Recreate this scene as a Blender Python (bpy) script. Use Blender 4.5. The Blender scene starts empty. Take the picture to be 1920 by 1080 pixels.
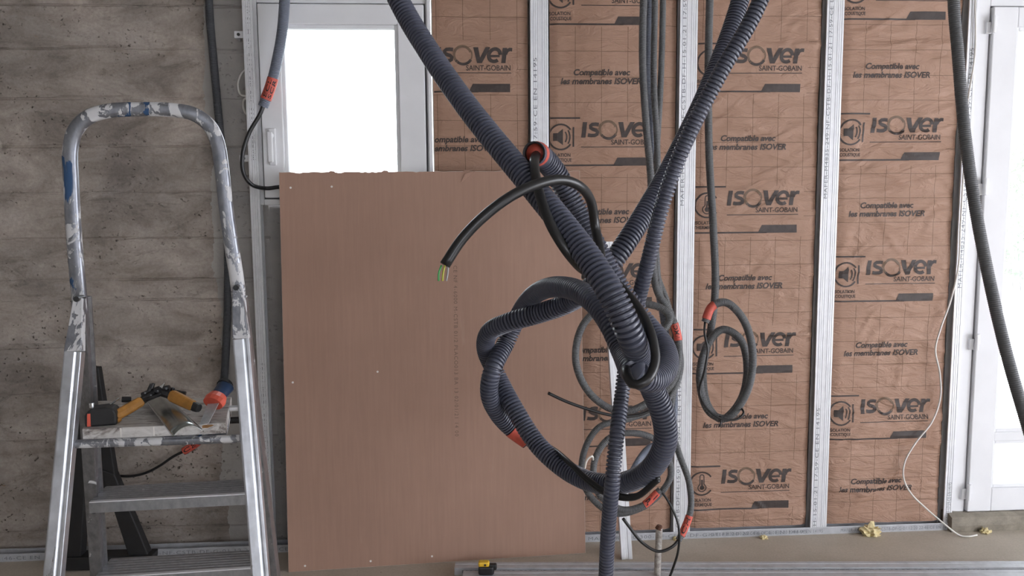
import bpy, bmesh, math, random
import numpy as np
from mathutils import Vector, Matrix, noise

random.seed(7)
SC = bpy.context.scene
COL = SC.collection
# ------------------------------------------------------------------ camera
FPX = 1450.0
YAW, PITCH, ROLL = 0.05888, 0.10276, -0.0083
ZC = 1.412
S = 3.132                        # plane of the stud faces
CEIL = 2.62
_cy, _sy, _cp, _sp = math.cos(YAW), math.sin(YAW), math.cos(PITCH), math.sin(PITCH)
FWD = Vector((_sy*_cp, _cy*_cp, -_sp))
_r = Vector((_cy, -_sy, 0)); _u = _r.cross(FWD)
RGT = math.cos(ROLL)*_r + math.sin(ROLL)*_u
UPV = -math.sin(ROLL)*_r + math.cos(ROLL)*_u
CAM = Vector((0, 0, ZC))
cd = bpy.data.cameras.new('camera'); cam = bpy.data.objects.new('camera', cd); COL.objects.link(cam)
cd.sensor_width = 36; cd.lens = 36*FPX/1920; cd.clip_start = 0.02; cd.clip_end = 300
cam.matrix_world = Matrix(((RGT.x, UPV.x, -FWD.x, CAM.x), (RGT.y, UPV.y, -FWD.y, CAM.y), (RGT.z, UPV.z, -FWD.z, CAM.z), (0, 0, 0, 1)))
SC.camera = cam
# ------------------------------------------------------------------ sky and exposure
W = bpy.data.worlds.new('sky'); SC.world = W; W.use_nodes = True
W.node_tree.nodes['Background'].inputs[0].default_value = (0.905, 0.925, 1.0, 1)
W.node_tree.nodes['Background'].inputs[1].default_value = 1.0
SC.view_settings.view_transform = 'Standard'; SC.view_settings.look = 'None'
SC.view_settings.gamma = 1; SC.view_settings.use_curve_mapping = False
SC.view_settings.exposure = 3.3
SC.cycles.max_bounces = 8; SC.cycles.diffuse_bounces = 5; SC.cycles.transparent_max_bounces = 12


def ray(px, py): return RGT*((px-960)/FPX) - UPV*((py-540)/FPX) + FWD
def at_d(px, py, d): return CAM + ray(px, py)*d
def at_y(px, py, Y):
    r = ray(px, py); return CAM + r*(Y/r.y)
def at_z(px, py, Z):
    r = ray(px, py); return CAM + r*((Z-ZC)/r.z)

# ------------------------------------------------------------------ materials
def N(nt, typ, **kw):
    n = nt.nodes.new(typ)
    for k, v in kw.items(): setattr(n, k, v)
    return n
def ramp(nt, src, stops):
    n = N(nt, 'ShaderNodeValToRGB'); e = n.color_ramp.elements
    while len(e) > 1: e.remove(e[-1])
    e[0].position = stops[0][0]; c = stops[0][1]; e[0].color = (*c, 1) if len(c) == 3 else c
    for p, c in stops[1:]:
        k = e.new(p); k.color = (*c, 1) if len(c) == 3 else c
    nt.links.new(src, n.inputs[0]); return n.outputs[0]
def noise_tex(nt, scale, detail=4, rough=0.6, vec=None, dist=0.0):
    n = N(nt, 'ShaderNodeTexNoise'); n.inputs['Scale'].default_value = scale
    n.inputs['Detail'].default_value = detail; n.inputs['Roughness'].default_value = rough; n.inputs['Distortion'].default_value = dist
    if vec is not None: nt.links.new(vec, n.inputs['Vector'])
    return n.outputs['Fac']
def coords(nt, scale=(1, 1, 1), loc=(0, 0, 0)):
    t = N(nt, 'ShaderNodeTexCoord'); m = N(nt, 'ShaderNodeMapping')
    m.inputs['Scale'].default_value = scale; m.inputs['Location'].default_value = loc
    nt.links.new(t.outputs['Object'], m.inputs[0]); return m.outputs[0]
def mix(nt, fac, a, b, mode='MIX'):
    n = N(nt, 'ShaderNodeMix', data_type='RGBA', blend_type=mode)
    for s, v in ((n.inputs[0], fac), (n.inputs[6], a), (n.inputs[7], b)):
        if isinstance(v, (int, float)): s.default_value = v
        elif isinstance(v, tuple): s.default_value = (*v, 1)
        else: nt.links.new(v, s)
    return n.outputs[2]
def mth(nt, op, a, b=0.0, c=None):
    n = N(nt, 'ShaderNodeMath', operation=op)
    for i, v in enumerate((a, b) if c is None else (a, b, c)):
        if isinstance(v, (int, float)): n.inputs[i].default_value = v
        else: nt.links.new(v, n.inputs[i])
    return n.outputs[0]
def bump(nt, bsdf, h, strength=0.3, dist=0.003):
    b = N(nt, 'ShaderNodeBump'); b.inputs['Strength'].default_value = strength; b.inputs['Distance'].default_value = dist
    nt.links.new(h, b.inputs['Height']); nt.links.new(b.outputs[0], bsdf.inputs['Normal'])
def base(name):
    m = bpy.data.materials.new(name); m.use_nodes = True; nt = m.node_tree
    return m, nt, nt.nodes['Principled BSDF']
def plain(name, col, rough=0.5, metal=0.0, var=0.12, nscale=30.0, bmp=0.0, spec=0.5):
    m, nt, b = base(name)
    b.inputs['Roughness'].default_value = rough; b.inputs['Metallic'].default_value = metal
    b.inputs['Specular IOR Level'].default_value = spec
    v = coords(nt); n = noise_tex(nt, nscale, 4, 0.6, v)
    lo = tuple(c*(1-var) for c in col); hi = tuple(min(1, c*(1+var)) for c in col)
    nt.links.new(ramp(nt, n, [(0.3, lo), (0.7, hi)]), b.inputs['Base Color'])
    if bmp: bump(nt, b, n, bmp, 0.002)
    return m

M = {}
M['conduit'] = plain('conduit_grey_blue', (0.072, 0.077, 0.106), 0.36, 0, 0.15, 18)
M['conduit_lt'] = plain('conduit_mid_grey', (0.105, 0.108, 0.112), 0.45, 0, 0.12, 15)
M['conduit_win'] = plain('conduit_pale_blue_grey', (0.16, 0.18, 0.23), 0.45, 0, 0.12, 15)
M['conduit_dk'] = plain('conduit_charcoal', (0.055, 0.058, 0.066), 0.5, 0, 0.15, 15)
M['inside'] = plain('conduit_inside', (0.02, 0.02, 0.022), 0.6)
M['black'] = plain('black_cable_sheath', (0.012, 0.012, 0.013), 0.35, 0, 0.3, 40)
M['black_pl'] = plain('black_plastic', (0.012, 0.012, 0.013), 0.55, 0, 0.3, 25, 0.1)
M['white_cable'] = plain('white_cable_sheath', (0.72, 0.70, 0.66), 0.4, 0, 0.08)
M['red'] = plain('red_adhesive_tape', (0.56, 0.095, 0.065), 0.5, 0, 0.25, 50)
M['ink'] = plain('black_marker_ink', (0.01, 0.01, 0.012), 0.5)
M['pvc'] = plain('white_pvc', (0.76, 0.765, 0.785), 0.6, 0, 0.03, 6, 0, 0.18)
M['gasket'] = plain('grey_gasket', (0.10, 0.10, 0.105), 0.6)
M['silver'] = plain('bright_aluminium', (0.60, 0.62, 0.66), 0.36, 0.9, 0.2, 14)
_nt = M['silver'].node_tree; _b = _nt.nodes['Principled BSDF']
_rn = noise_tex(_nt, 9, 5, 0.7, coords(_nt, (3, 3, .25)), .5); _nt.links.new(ramp(_nt, _rn, [(.3, (.22, .22, .22)), (.7, (.55, .55, .55))]), _b.inputs['Roughness'])
bump(_nt, _b, _rn, .12, .004)
M['green'] = plain('green_wire', (0.05, 0.30, 0.08), 0.4)
M['yellow_wire'] = plain('yellow_green_wire', (0.45, 0.45, 0.06), 0.4)
M['grey_wire'] = plain('grey_wire', (0.3, 0.3, 0.3), 0.4)
M['handle_yellow'] = plain('amber_rubber_handle', (0.36, 0.165, 0.03), 0.55, 0, 0.25, 40, 0.1)
M['yellow'] = plain('yellow_plastic', (0.75, 0.47, 0.03), 0.4)
M['darkmetal'] = plain('dark_steel', (0.05, 0.05, 0.052), 0.4, 0.7, 0.4, 60)
M['steel'] = plain('polished_steel', (0.72, 0.74, 0.76), 0.22, 1.0, 0.1, 12)
M['blue'] = plain('dark_blue_handle', (0.018, 0.035, 0.075), 0.3, 0, 0.2, 20)
M['redpl'] = plain('coral_red_plastic', (0.62, 0.10, 0.06), 0.4)
M['wool'] = plain('yellow_mineral_wool', (0.70, 0.60, 0.34), 0.95, 0, 0.25, 50, 0.8)
M['gypsum'] = plain('gypsum_edge', (0.62, 0.55, 0.48), 0.85, 0, 0.12, 40, 0.3)
M['gyp_white'] = plain('white_gypsum', (0.75, 0.72, 0.68), 0.8)
M['stencil'] = plain('faint_grey_stencil_ink', (0.15, 0.095, 0.07), 0.7)
M['print'] = plain('dark_brown_print', (0.045, 0.032, 0.028), 0.6, 0, 0.25, 45)
M['print_mid'] = plain('mid_brown_print', (0.15, 0.095, 0.06), 0.6, 0, 0.2, 45)
M['stud_ink'] = plain('stud_stencil_ink', (0.20, 0.21, 0.23), 0.6)

def mat_galv():
    m, nt, b = base('galvanised_steel')
    v = coords(nt); n = noise_tex(nt, 22, 5, 0.65, v); n2 = noise_tex(nt, 260, 2, 0.5, v)
    c = ramp(nt, n, [(0.25, (0.70, 0.71, 0.735)), (0.75, (0.83, 0.84, 0.865))])
    nt.links.new(c, b.inputs['Base Color']); b.inputs['Metallic'].default_value = 0.2
    b.inputs['Roughness'].default_value = 0.42; bump(nt, b, n2, 0.06, 0.001); return m
M['galv'] = mat_galv()
M['galv_shaded'] = plain('shaded_galvanised_steel', (0.47, 0.48, 0.505), 0.5, 0.25, 0.12, 25)  # darker copy of galv: weaker light near the floor put into the colour

def mat_ladder(name='paint_spattered_aluminium', tw=.515, tb=.65, tc=.645, lo=(0.21, 0.22, 0.25), hi=(0.31, 0.32, 0.35)):
    m, nt, b = base(name)
    v = coords(nt, (1, 1, 0.55)); n = noise_tex(nt, 21, 6, 0.66, v, 0.8)
    v2 = coords(nt, (1, 1, 0.5), (3, 1, 7)); n2 = noise_tex(nt, 11, 5, 0.6, v2, 0.5)
    v3 = coords(nt, (1, 1, 0.7), (9, 4, 2)); n3 = noise_tex(nt, 6, 4, 0.6, v3, 0.4)
    fine = noise_tex(nt, 70, 3, 0.6, v)
    alu = ramp(nt, fine, [(0.3, lo), (0.7, hi)])
    wht = ramp(nt, n, [(tw, (0, 0, 0)), (tw+.015, (1, 1, 1))])
    blu = ramp(nt, n2, [(tb, (0, 0, 0)), (tb+.01, (1, 1, 1))])
    crm = ramp(nt, n3, [(tc, (0, 0, 0)), (tc+.01, (1, 1, 1))])
    c = mix(nt, wht, alu, (0.56, 0.56, 0.57)); c = mix(nt, crm, c, (0.66, 0.60, 0.40)); c = mix(nt, blu, c, (0.025, 0.07, 0.16))
    nt.links.new(c, b.inputs['Base Color'])
    any_ = mth(nt, 'MAXIMUM', mth(nt, 'MAXIMUM', wht, blu), crm)
    nt.links.new(mth(nt, 'SUBTRACT', 0.75, any_), b.inputs['Metallic'])
    nt.links.new(mth(nt, 'MULTIPLY_ADD', any_, 0.3, 0.38), b.inputs['Roughness'])
    bump(nt, b, any_, 0.35, 0.0015); return m
M['ladder'] = mat_ladder()
M['step'] = mat_ladder('smudged_grey_tread', .70, .76, .85, (0.33, 0.34, 0.36), (0.45, 0.46, 0.48))
M['rail'] = mat_ladder('dull_grey_rail', .62, .74, .80, (0.20, 0.20, 0.21), (0.31, 0.31, 0.325))

def mat_plank():
    m, nt, b = base('plaster_spattered_plank')
    v = coords(nt, (0.5, 2.2, 1)); n = noise_tex(nt, 34, 6, 0.7, v, 0.8); n2 = noise_tex(nt, 8, 4, 0.6, coords(nt, (1, 1, 1), (4, 4, 1)))
    c = ramp(nt, n, [(0.30, (0.06, 0.055, 0.06)), (0.40, (0.28, 0.25, 0.23)), (0.48, (0.52, 0.50, 0.48)), (0.7, (0.68, 0.66, 0.64))])
    st = ramp(nt, n2, [(0.66, (0, 0, 0)), (0.70, (1, 1, 1))])
    c = mix(nt, st, c, (0.06, 0.05, 0.12)); nt.links.new(c, b.inputs['Base Color']); b.inputs['Roughness'].default_value = 0.8
    bump(nt, b, n, 0.5, 0.002); return m
M['plank'] = mat_plank()

def mat_concrete():
    m, nt, b = base('board_marked_concrete')
    v = coords(nt); big = noise_tex(nt, 1.6, 5, 0.6, v, 0.3)
    grain = noise_tex(nt, 5.5, 8, 0.68, coords(nt, (0.7, 1, 1.5)), 0.6)
    fine = noise_tex(nt, 90, 6, 0.75, v)
    c = ramp(nt, grain, [(0.27, (0.19, 0.163, 0.143)), (0.5, (0.34, 0.297, 0.266)), (0.73, (0.47, 0.425, 0.39))])
    c = mix(nt, 0.7, c, ramp(nt, big, [(0.36, (0.30, 0.30, 0.30)), (0.64, (0.66, 0.65, 0.63))]), 'OVERLAY')
    c = mix(nt, 0.30, c, ramp(nt, fine, [(0.3, (0.25, 0.25, 0.25)), (0.7, (0.75, 0.75, 0.75))]), 'OVERLAY')
    # pits and dark specks
    vo = N(nt, 'ShaderNodeTexVoronoi'); vo.inputs['Scale'].default_value = 34; nt.links.new(v, vo.inputs['Vector'])
    pn_ = noise_tex(nt, 45, 4, 0.7, coords(nt, (1, 1, 1.2), (6, 1, 9)))
    msk = noise_tex(nt, 4, 3, 0.6, coords(nt, (1, 1, 1), (5, 5, 5)))
    pit = mth(nt, 'MULTIPLY', ramp(nt, vo.outputs['Distance'], [(0.04, (1, 1, 1)), (0.16, (0, 0, 0))]), ramp(nt, msk, [(0.56, (0, 0, 0)), (0.64, (1, 1, 1))]))
    pit = mth(nt, 'MAXIMUM', pit, mth(nt, 'MULTIPLY', ramp(nt, pn_, [(0.615, (0, 0, 0)), (0.67, (1, 1, 1))]), ramp(nt, msk, [(0.45, (0, 0, 0)), (0.58, (1, 1, 1))])))
    c = mix(nt, pit, c, (0.055, 0.045, 0.035))
    blotch = ramp(nt, noise_tex(nt, 9, 6, 0.75, coords(nt, (0.6, 1, 1.3), (2, 7, 3)), 0.8), [(0.56, (0, 0, 0)), (0.66, (1, 1, 1))])
    c = mix(nt, mth(nt, 'MULTIPLY', blotch, 0.55), c, (0.13, 0.115, 0.10))
    rust = ramp(nt, noise_tex(nt, 5, 5, 0.7, coords(nt, (1, 1, 1.6), (11, 2, 8))), [(0.69, (0, 0, 0)), (0.75, (1, 1, 1))])
    c = mix(nt, mth(nt, 'MULTIPLY', rust, 0.6), c, (0.28, 0.14, 0.045))
    # smoother render patch beside the metal framing
    sx = N(nt, 'ShaderNodeSeparateXYZ'); nt.links.new(v, sx.inputs[0])
    edge = mth(nt, 'ADD', sx.outputs[0], mth(nt, 'MULTIPLY', noise_tex(nt, 3, 6, 0.7, v), 0.14))
    pm = ramp(nt, edge, [(0.0, (0, 0, 0)), (1, (1, 1, 1))])
    pm = mth(nt, 'GREATER_THAN', edge, -0.955)
    smooth = ramp(nt, noise_tex(nt, 7, 5, 0.6, v), [(0.3, (0.34, 0.325, 0.31)), (0.7, (0.44, 0.42, 0.40))])
    c = mix(nt, pm, c, smooth)
    nt.links.new(c, b.inputs['Base Color']); b.inputs['Roughness'].default_value = 0.9; b.inputs['Specular IOR Level'].default_value = 0.25
    h = mth(nt, 'SUBTRACT', mth(nt, 'ADD', mth(nt, 'MULTIPLY', grain, 0.7), mth(nt, 'MULTIPLY', fine, 0.25)), mth(nt, 'MULTIPLY', pit, 0.9))
    bump(nt, b, h, 0.8, 0.010); return m
M['concrete'] = mat_concrete()

def mat_screed(name, lo, hi, sc=3.0):
    m, nt, b = base(name); v = coords(nt)
    n = noise_tex(nt, sc, 7, 0.65, v, 0.3); f = noise_tex(nt, 110, 5, 0.7, v)
    c = ramp(nt, n, [(0.3, lo), (0.7, hi)])
    c = mix(nt, 0.25, c, ramp(nt, f, [(0.3, (0.3, 0.3, 0.3)), (0.7, (0.7, 0.7, 0.7))]), 'OVERLAY')
    spk = ramp(nt, noise_tex(nt, 55, 2, 0.5, coords(nt, (1, 1, 1), (3, 8, 1))), [(0.73, (0, 0, 0)), (0.77, (1, 1, 1))])
    c = mix(nt, mth(nt, 'MULTIPLY', spk, 0.6), c, tuple(x*0.35 for x in lo))
    nt.links.new(c, b.inputs['Base Color']); b.inputs['Roughness'].default_value = 0.75; bump(nt, b, f, 0.15, 0.003); return m
M['screed'] = mat_screed('beige_screed', (0.40, 0.35, 0.285), (0.49, 0.435, 0.365))
M['plaster'] = mat_screed('raw_block_wall', (0.33, 0.31, 0.28), (0.42, 0.40, 0.37))
M['ceil'] = mat_screed('concrete_ceiling', (0.36, 0.35, 0.33), (0.46, 0.45, 0.43))
M['sill'] = mat_screed('rough_grey_brown_concrete', (0.17, 0.15, 0.12), (0.31, 0.275, 0.22), 14)
M['gravel'] = mat_screed('pale_gravel', (0.42, 0.42, 0.40), (0.60, 0.60, 0.57), 5)
M['lawn'] = mat_screed('garden_lawn', (0.06, 0.12, 0.025), (0.12, 0.20, 0.05), 2)
M['leaf'] = plain('shrub_leaf', (0.10, 0.15, 0.05), 0.6, 0, 0.5, 1.5)
M['twig'] = plain('shrub_twig', (0.16, 0.13, 0.10), 0.8)
M['pipe'] = mat_screed('plaster_stained_pipe', (0.12, 0.10, 0.09), (0.55, 0.52, 0.48), 40)

def mat_board():
    m, nt, b = base('plasterboard_paper'); v = coords(nt)
    n = noise_tex(nt, 2.2, 5, 0.6, v); n2 = noise_tex(nt, 30, 4, 0.6, coords(nt, (3, 1, 0.15)))
    c = ramp(nt, n, [(0.3, (0.335, 0.208, 0.155)), (0.7, (0.375, 0.235, 0.178))])
    c = mix(nt, 0.12, c, ramp(nt, n2, [(0.3, (0.3, 0.3, 0.3)), (0.7, (0.7, 0.7, 0.7))]), 'OVERLAY')
    sm = ramp(nt, noise_tex(nt, 7, 4, 0.6, coords(nt, (2.4, 1, 0.6), (3, 0, 5))), [(0.68, (0, 0, 0)), (0.78, (1, 1, 1))])
    c = mix(nt, mth(nt, 'MULTIPLY', sm, 0.14), c, (0.55, 0.46, 0.38))
    nt.links.new(c, b.inputs['Base Color']); b.inputs['Roughness'].default_value = 0.8; b.inputs['Specular IOR Level'].default_value = 0.25; return m
M['board'] = mat_board()

UM = 0.6/275.0            # metres for one photo pixel on the stud plane
PERIOD = 267*UM
def mat_kraft(name, gx, gz, z0):
    """kraft paper with printed squares; the squares are left out inside the logo boxes that repeat along z"""
    m, nt, b = base(name); v = coords(nt)
    wob = noise_tex(nt, 3.0, 3, 0.5, v)
    sx = N(nt, 'ShaderNodeSeparateXYZ'); nt.links.new(v, sx.inputs[0])
    X, Z = sx.outputs[0], sx.outputs[2]
    wv = mth(nt, 'MULTIPLY', mth(nt, 'SUBTRACT', wob, 0.5), 0.010)
    def lines(co, off, sp):
        a = mth(nt, 'MODULO', mth(nt, 'ADD', mth(nt, 'ADD', co, wv), off+20*sp), sp)
        return mth(nt, 'LESS_THAN', mth(nt, 'ABSOLUTE', mth(nt, 'SUBTRACT', a, sp/2)), 0.0011)
    ln = mth(nt, 'MAXIMUM', lines(X, gx, 0.107), lines(Z, gz, 0.1005))
    zz = mth(nt, 'MODULO', mth(nt, 'ADD', Z, 20*PERIOD-z0), PERIOD)
    inbox = mth(nt, 'MULTIPLY', mth(nt, 'LESS_THAN', zz, 96*UM), mth(nt, 'LESS_THAN', X, 211*UM))
    bz = mth(nt, 'LESS_THAN', mth(nt, 'ABSOLUTE', mth(nt, 'SUBTRACT', zz, 96*UM)), 0.0005)
    ln = mth(nt, 'MULTIPLY', ln, mth(nt, 'SUBTRACT', 1.0, inbox))
    n = noise_tex(nt, 3.0, 5, 0.6, v); fb = noise_tex(nt, 60, 5, 0.7, coords(nt, (0.5, 1, 1.6)))
    c = ramp(nt, n, [(0.3, (0.335, 0.200, 0.138)), (0.7, (0.40, 0.25, 0.18))])
    c = mix(nt, 0.15, c, ramp(nt, fb, [(0.3, (0.35, 0.35, 0.35)), (0.7, (0.65, 0.65, 0.65))]), 'OVERLAY')
    c = mix(nt, mth(nt, 'MULTIPLY', ln, 0.72), c, (0.10, 0.055, 0.03))
    nt.links.new(c, b.inputs['Base Color']); b.inputs['Roughness'].default_value = 0.55; b.inputs['Specular IOR Level'].default_value = 0.35
    wr = noise_tex(nt, 14, 5, 0.6, coords(nt, (0.6, 1, 1.7)), 1.2)
    bump(nt, b, mth(nt, 'ADD', mth(nt, 'MULTIPLY', wr, 1.0), mth(nt, 'MULTIPLY', fb, 0.08)), 0.9, 0.014); return m

def mat_glass():
    m, nt, b = base('window_glass'); nt.nodes.remove(b); out = nt.nodes['Material Output']
    t = N(nt, 'ShaderNodeBsdfTransparent'); g = N(nt, 'ShaderNodeBsdfGlossy'); g.inputs['Roughness'].default_value = 0.02
    f = N(nt, 'ShaderNodeFresnel'); f.inputs[0].default_value = 1.45; x = N(nt, 'ShaderNodeMixShader')
    t.inputs[0].default_value = (0.93, 0.96, 0.95, 1)
    nt.links.new(f.outputs[0], x.inputs[0]); nt.links.new(t.outputs[0], x.inputs[1]); nt.links.new(g.outputs[0], x.inputs[2]); nt.links.new(x.outputs[0], out.inputs[0]); return m
M['glass'] = mat_glass()

# ------------------------------------------------------------------ geometry helpers
class MB:
    """collects shapes; build() links them as one mesh object"""
    def __init__(s): s.v = []; s.f = []
    def add(s, v, f):
        o = len(s.v); s.v += [Vector(p) for p in v]; s.f += [[i+o for i in q] for q in f]; return s
    def box(s, x0, x1, y0, y1, z0, z1):
        return s.add([(x0, y0, z0), (x1, y0, z0), (x1, y1, z0), (x0, y1, z0), (x0, y0, z1), (x1, y0, z1), (x1, y1, z1), (x0, y1, z1)],
                     [(0, 3, 2, 1), (4, 5, 6, 7), (0, 1, 5, 4), (1, 2, 6, 5), (2, 3, 7, 6), (3, 0, 4, 7)])
    def hull8(s, a, b):
        """prism between two equally long loops of points"""
        n = len(a); f = [[i, (i+1) % n, n+(i+1) % n, n+i] for i in range(n)]
        return s.add(list(a)+list(b), f+[list(range(n))[::-1], list(range(n, 2*n))])
    def beam(s, p0, p1, w, h, side, sect=None):
        """bar from p0 to p1; side = direction of its width; optional section polygon in (w,h) units -0.5..0.5"""
        p0, p1 = Vector(p0), Vector(p1); t = (p1-p0).normalized(); a = Vector(side); a = (a-t*a.dot(t)).normalized(); b = t.cross(a)
        sect = sect or [(-.5, -.5), (.5, -.5), (.5, .5), (-.5, .5)]
        return s.hull8([p0+a*(x*w)+b*(y*h) for x, y in sect], [p1+a*(x*w)+b*(y*h) for x, y in sect])
    def cyl(s, p0, p1, r, n=14, r1=None):
        p0, p1 = Vector(p0), Vector(p1); t = (p1-p0).normalized(); a = t.orthogonal().normalized(); b = t.cross(a); r1 = r if r1 is None else r1
        c = [(math.cos(2*math.pi*i/n), math.sin(2*math.pi*i/n)) for i in range(n)]
        return s.hull8([p0+(a*x+b*y)*r for x, y in c], [p1+(a*x+b*y)*r1 for x, y in c])
    def build(s, name, mat, parent=None, origin=None, smooth=False, bevel=0.0, kind=None):
        org = Vector(parent['_o']) if parent is not None else Vector(origin or (0, 0, 0))
        me = bpy.data.meshes.new(name); me.from_pydata([tuple(p-org) for p in s.v], [], s.f); me.update()
        if bevel:
            bm = bmesh.new(); bm.from_mesh(me)
            bmesh.ops.recalc_face_normals(bm, faces=bm.faces)
            bmesh.ops.bevel(bm, geom=[e for e in bm.edges if len(e.link_faces) == 2 and e.calc_face_angle(0) > 0.5], offset=bevel, segments=2, affect='EDGES', profile=0.5, clamp_overlap=True)
            bm.to_mesh(me); bm.free()
        if smooth:
            me.polygons.foreach_set('use_smooth', [True]*len(me.polygons))
        me.materials.append(M[mat] if isinstance(mat, str) else mat)
        o = bpy.data.objects.new(name, me); COL.objects.link(o); o['_o'] = list(org)
        if parent is not None: o.parent = parent
        else: o.location = org
        if kind: o['kind'] = kind
        return o
def thing(name, label, cat, loc, group=None):
    o = bpy.data.objects.new(name, None); COL.objects.link(o); o.location = loc; o['_o'] = list(loc); o.empty_display_size = 0.05
    o['label'] = label; o['category'] = cat
    if group: o['group'] = group
    return o
def struct_root(name, loc, label, cat):
    o = bpy.data.objects.new(name, None); COL.objects.link(o); o.location = loc; o['_o'] = list(loc); o['kind'] = 'structure'
    o['label'] = label; o['category'] = cat; o.empty_display_size = 0.05; return o
def tag(o, label, cat, group=None):
    o['label'] = label; o['category'] = cat
    if group: o['group'] = group
    return o

class Path:
    """smooth curve through points, with frames that do not twist"""
    def __init__(s, pts, step=0.004):
        P = np.array([tuple(p) for p in pts], float); n = len(P)
        Q = np.vstack([2*P[0]-P[1], P, 2*P[-1]-P[-2]]); out = []
        for i in range(1, n):
            p0, p1, p2, p3 = Q[i-1], Q[i], Q[i+1], Q[i+2]
            k = max(6, int(np.linalg.norm(p2-p1)/0.004))
            t0 = 0; t1 = t0+max(1e-5, np.linalg.norm(p1-p0))**.5; t2 = t1+max(1e-5, np.linalg.norm(p2-p1))**.5; t3 = t2+max(1e-5, np.linalg.norm(p3-p2))**.5
            t = np.linspace(t1, t2, k, endpoint=False)[:, None]
            A1 = (t1-t)/(t1-t0)*p0+(t-t0)/(t1-t0)*p1; A2 = (t2-t)/(t2-t1)*p1+(t-t1)/(t2-t1)*p2; A3 = (t3-t)/(t3-t2)*p2+(t-t2)/(t3-t2)*p3
            B1 = (t2-t)/(t2-t0)*A1+(t-t0)/(t2-t0)*A2; B2 = (t3-t)/(t3-t1)*A2+(t-t1)/(t3-t1)*A3
            out.append((t2-t)/(t2-t1)*B1+(t-t1)/(t2-t1)*B2)
        C = np.vstack(out+[P[-1:]])
        d = np.r_[0, np.cumsum(np.linalg.norm(np.diff(C, axis=0), axis=1))]
        s.L = d[-1]; m = max(3, int(s.L/step)); s.s = np.linspace(0, s.L, m+1)
        s.C = np.stack([np.interp(s.s, d, C[:, k]) for k in range(3)], 1)
        T = np.gradient(s.C, axis=0); s.T = T/np.linalg.norm(T, axis=1)[:, None]
        a = np.array(Vector(s.T[0]).orthogonal().normalized()); Ns = []
        for t in s.T:
            a = a-t*np.dot(a, t); a = a/np.linalg.norm(a); Ns.append(a.copy())
        s.N = np.array(Ns); s.B = np.cross(s.T, s.N)
    def idx(s, q): return int(np.clip(np.searchsorted(s.s, q), 0, len(s.s)-1))
    def near(s, p): return s.s[int(np.argmin(np.linalg.norm(s.C-np.array(tuple(p)), axis=1)))]

def tube_geo(path, radii, n, i0=0, i1=None, caps=True, sx=1.0, sy=1.0):
    i1 = len(path.s) if i1 is None else i1
    C, Nn, B = path.C[i0:i1], path.N[i0:i1], path.B[i0:i1]; m = len(C)
    R = np.broadcast_to(np.asarray(radii, float), (m,))
    th = np.arange(n)*2*np.pi/n
    V = C[:, None, :] + R[:, None, None]*(sx*np.cos(th)[None, :, None]*Nn[:, None, :] + sy*np.sin(th)[None, :, None]*B[:, None, :])
    V = V.reshape(-1, 3)
    F = []
    for i in range(m-1):
        a = i*n
        for j in range(n):
            k = (j+1) % n; F.append((a+j, a+k, a+n+k, a+n+j))
    if caps: F.append(tuple(range(n))[::-1]); F.append(tuple(range((m-1)*n, m*n)))
    return V, F
def mesh_np(name, V, F, mat, parent=None, origin=None, smooth=True):
    org = np.array(parent['_o'] if parent is not None else (origin or (0, 0, 0)), float)
    me = bpy.data.meshes.new(name); me.from_pydata((V-org).tolist(), [], F); me.update()
    if smooth: me.polygons.foreach_set('use_smooth', [True]*len(me.polygons))
    me.materials.append(M[mat] if isinstance(mat, str) else mat)
    o = bpy.data.objects.new(name, me); COL.objects.link(o); o['_o'] = org.tolist()
    if parent is not None: o.parent = parent
    else: o.location = org.tolist()
    return o
def corrugated(name, pts, dia, pitch, mat, parent, n=18, depth=0.23, open_end=None):
    p = Path(pts, pitch/6); R = dia/2; k = len(p.s)
    prof = np.array([.99, 1.01, 1.01, .99, 1-depth, 1-depth])[np.arange(k) % 6]*R
    if open_end == 'start':
        prof[:int(0.035/(pitch/6))] = R*0.98
    V, F = tube_geo(p, prof, n, caps=open_end is None)
    o = mesh_np(name, V, F, mat, parent)
    ev = np.empty(len(o.data.edges)*2, int); o.data.edges.foreach_get('vertices', ev); ev = ev.reshape(-1, 2)//n
    sh = (ev[:, 0] == ev[:, 1]) & np.isin(ev[:, 0] % 6, (0, 3, 4, 5)); o.data.edges.foreach_set('use_edge_sharp', sh)
    if open_end:
        q = int(0.07/(pitch/6)); i0 = 0 if open_end == 'start' else k-q
        Vi, Fi = tube_geo(p, R*0.82, n, i0, i0+q, caps=False)
        # rim
        e = 0 if open_end == 'start' else k-1; ii = 0 if open_end == 'start' else q-1
        th = range(n); o1 = len(Vi); Vr = V.reshape(-1, n, 3)[e]; Fi = list(Fi)+[(o1+j, o1+(j+1) % n, ii*n+(j+1) % n, ii*n+j) for j in th]
        mesh_np('conduit_mouth', np.vstack([Vi, Vr]), Fi, 'inside', o)
    return p, o
def cable(name, pts, dia, mat, parent, n=10, step=0.008):
    p = Path(pts, step); V, F = tube_geo(p, dia/2, n); return p, mesh_np(name, V, F, mat, parent)

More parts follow.
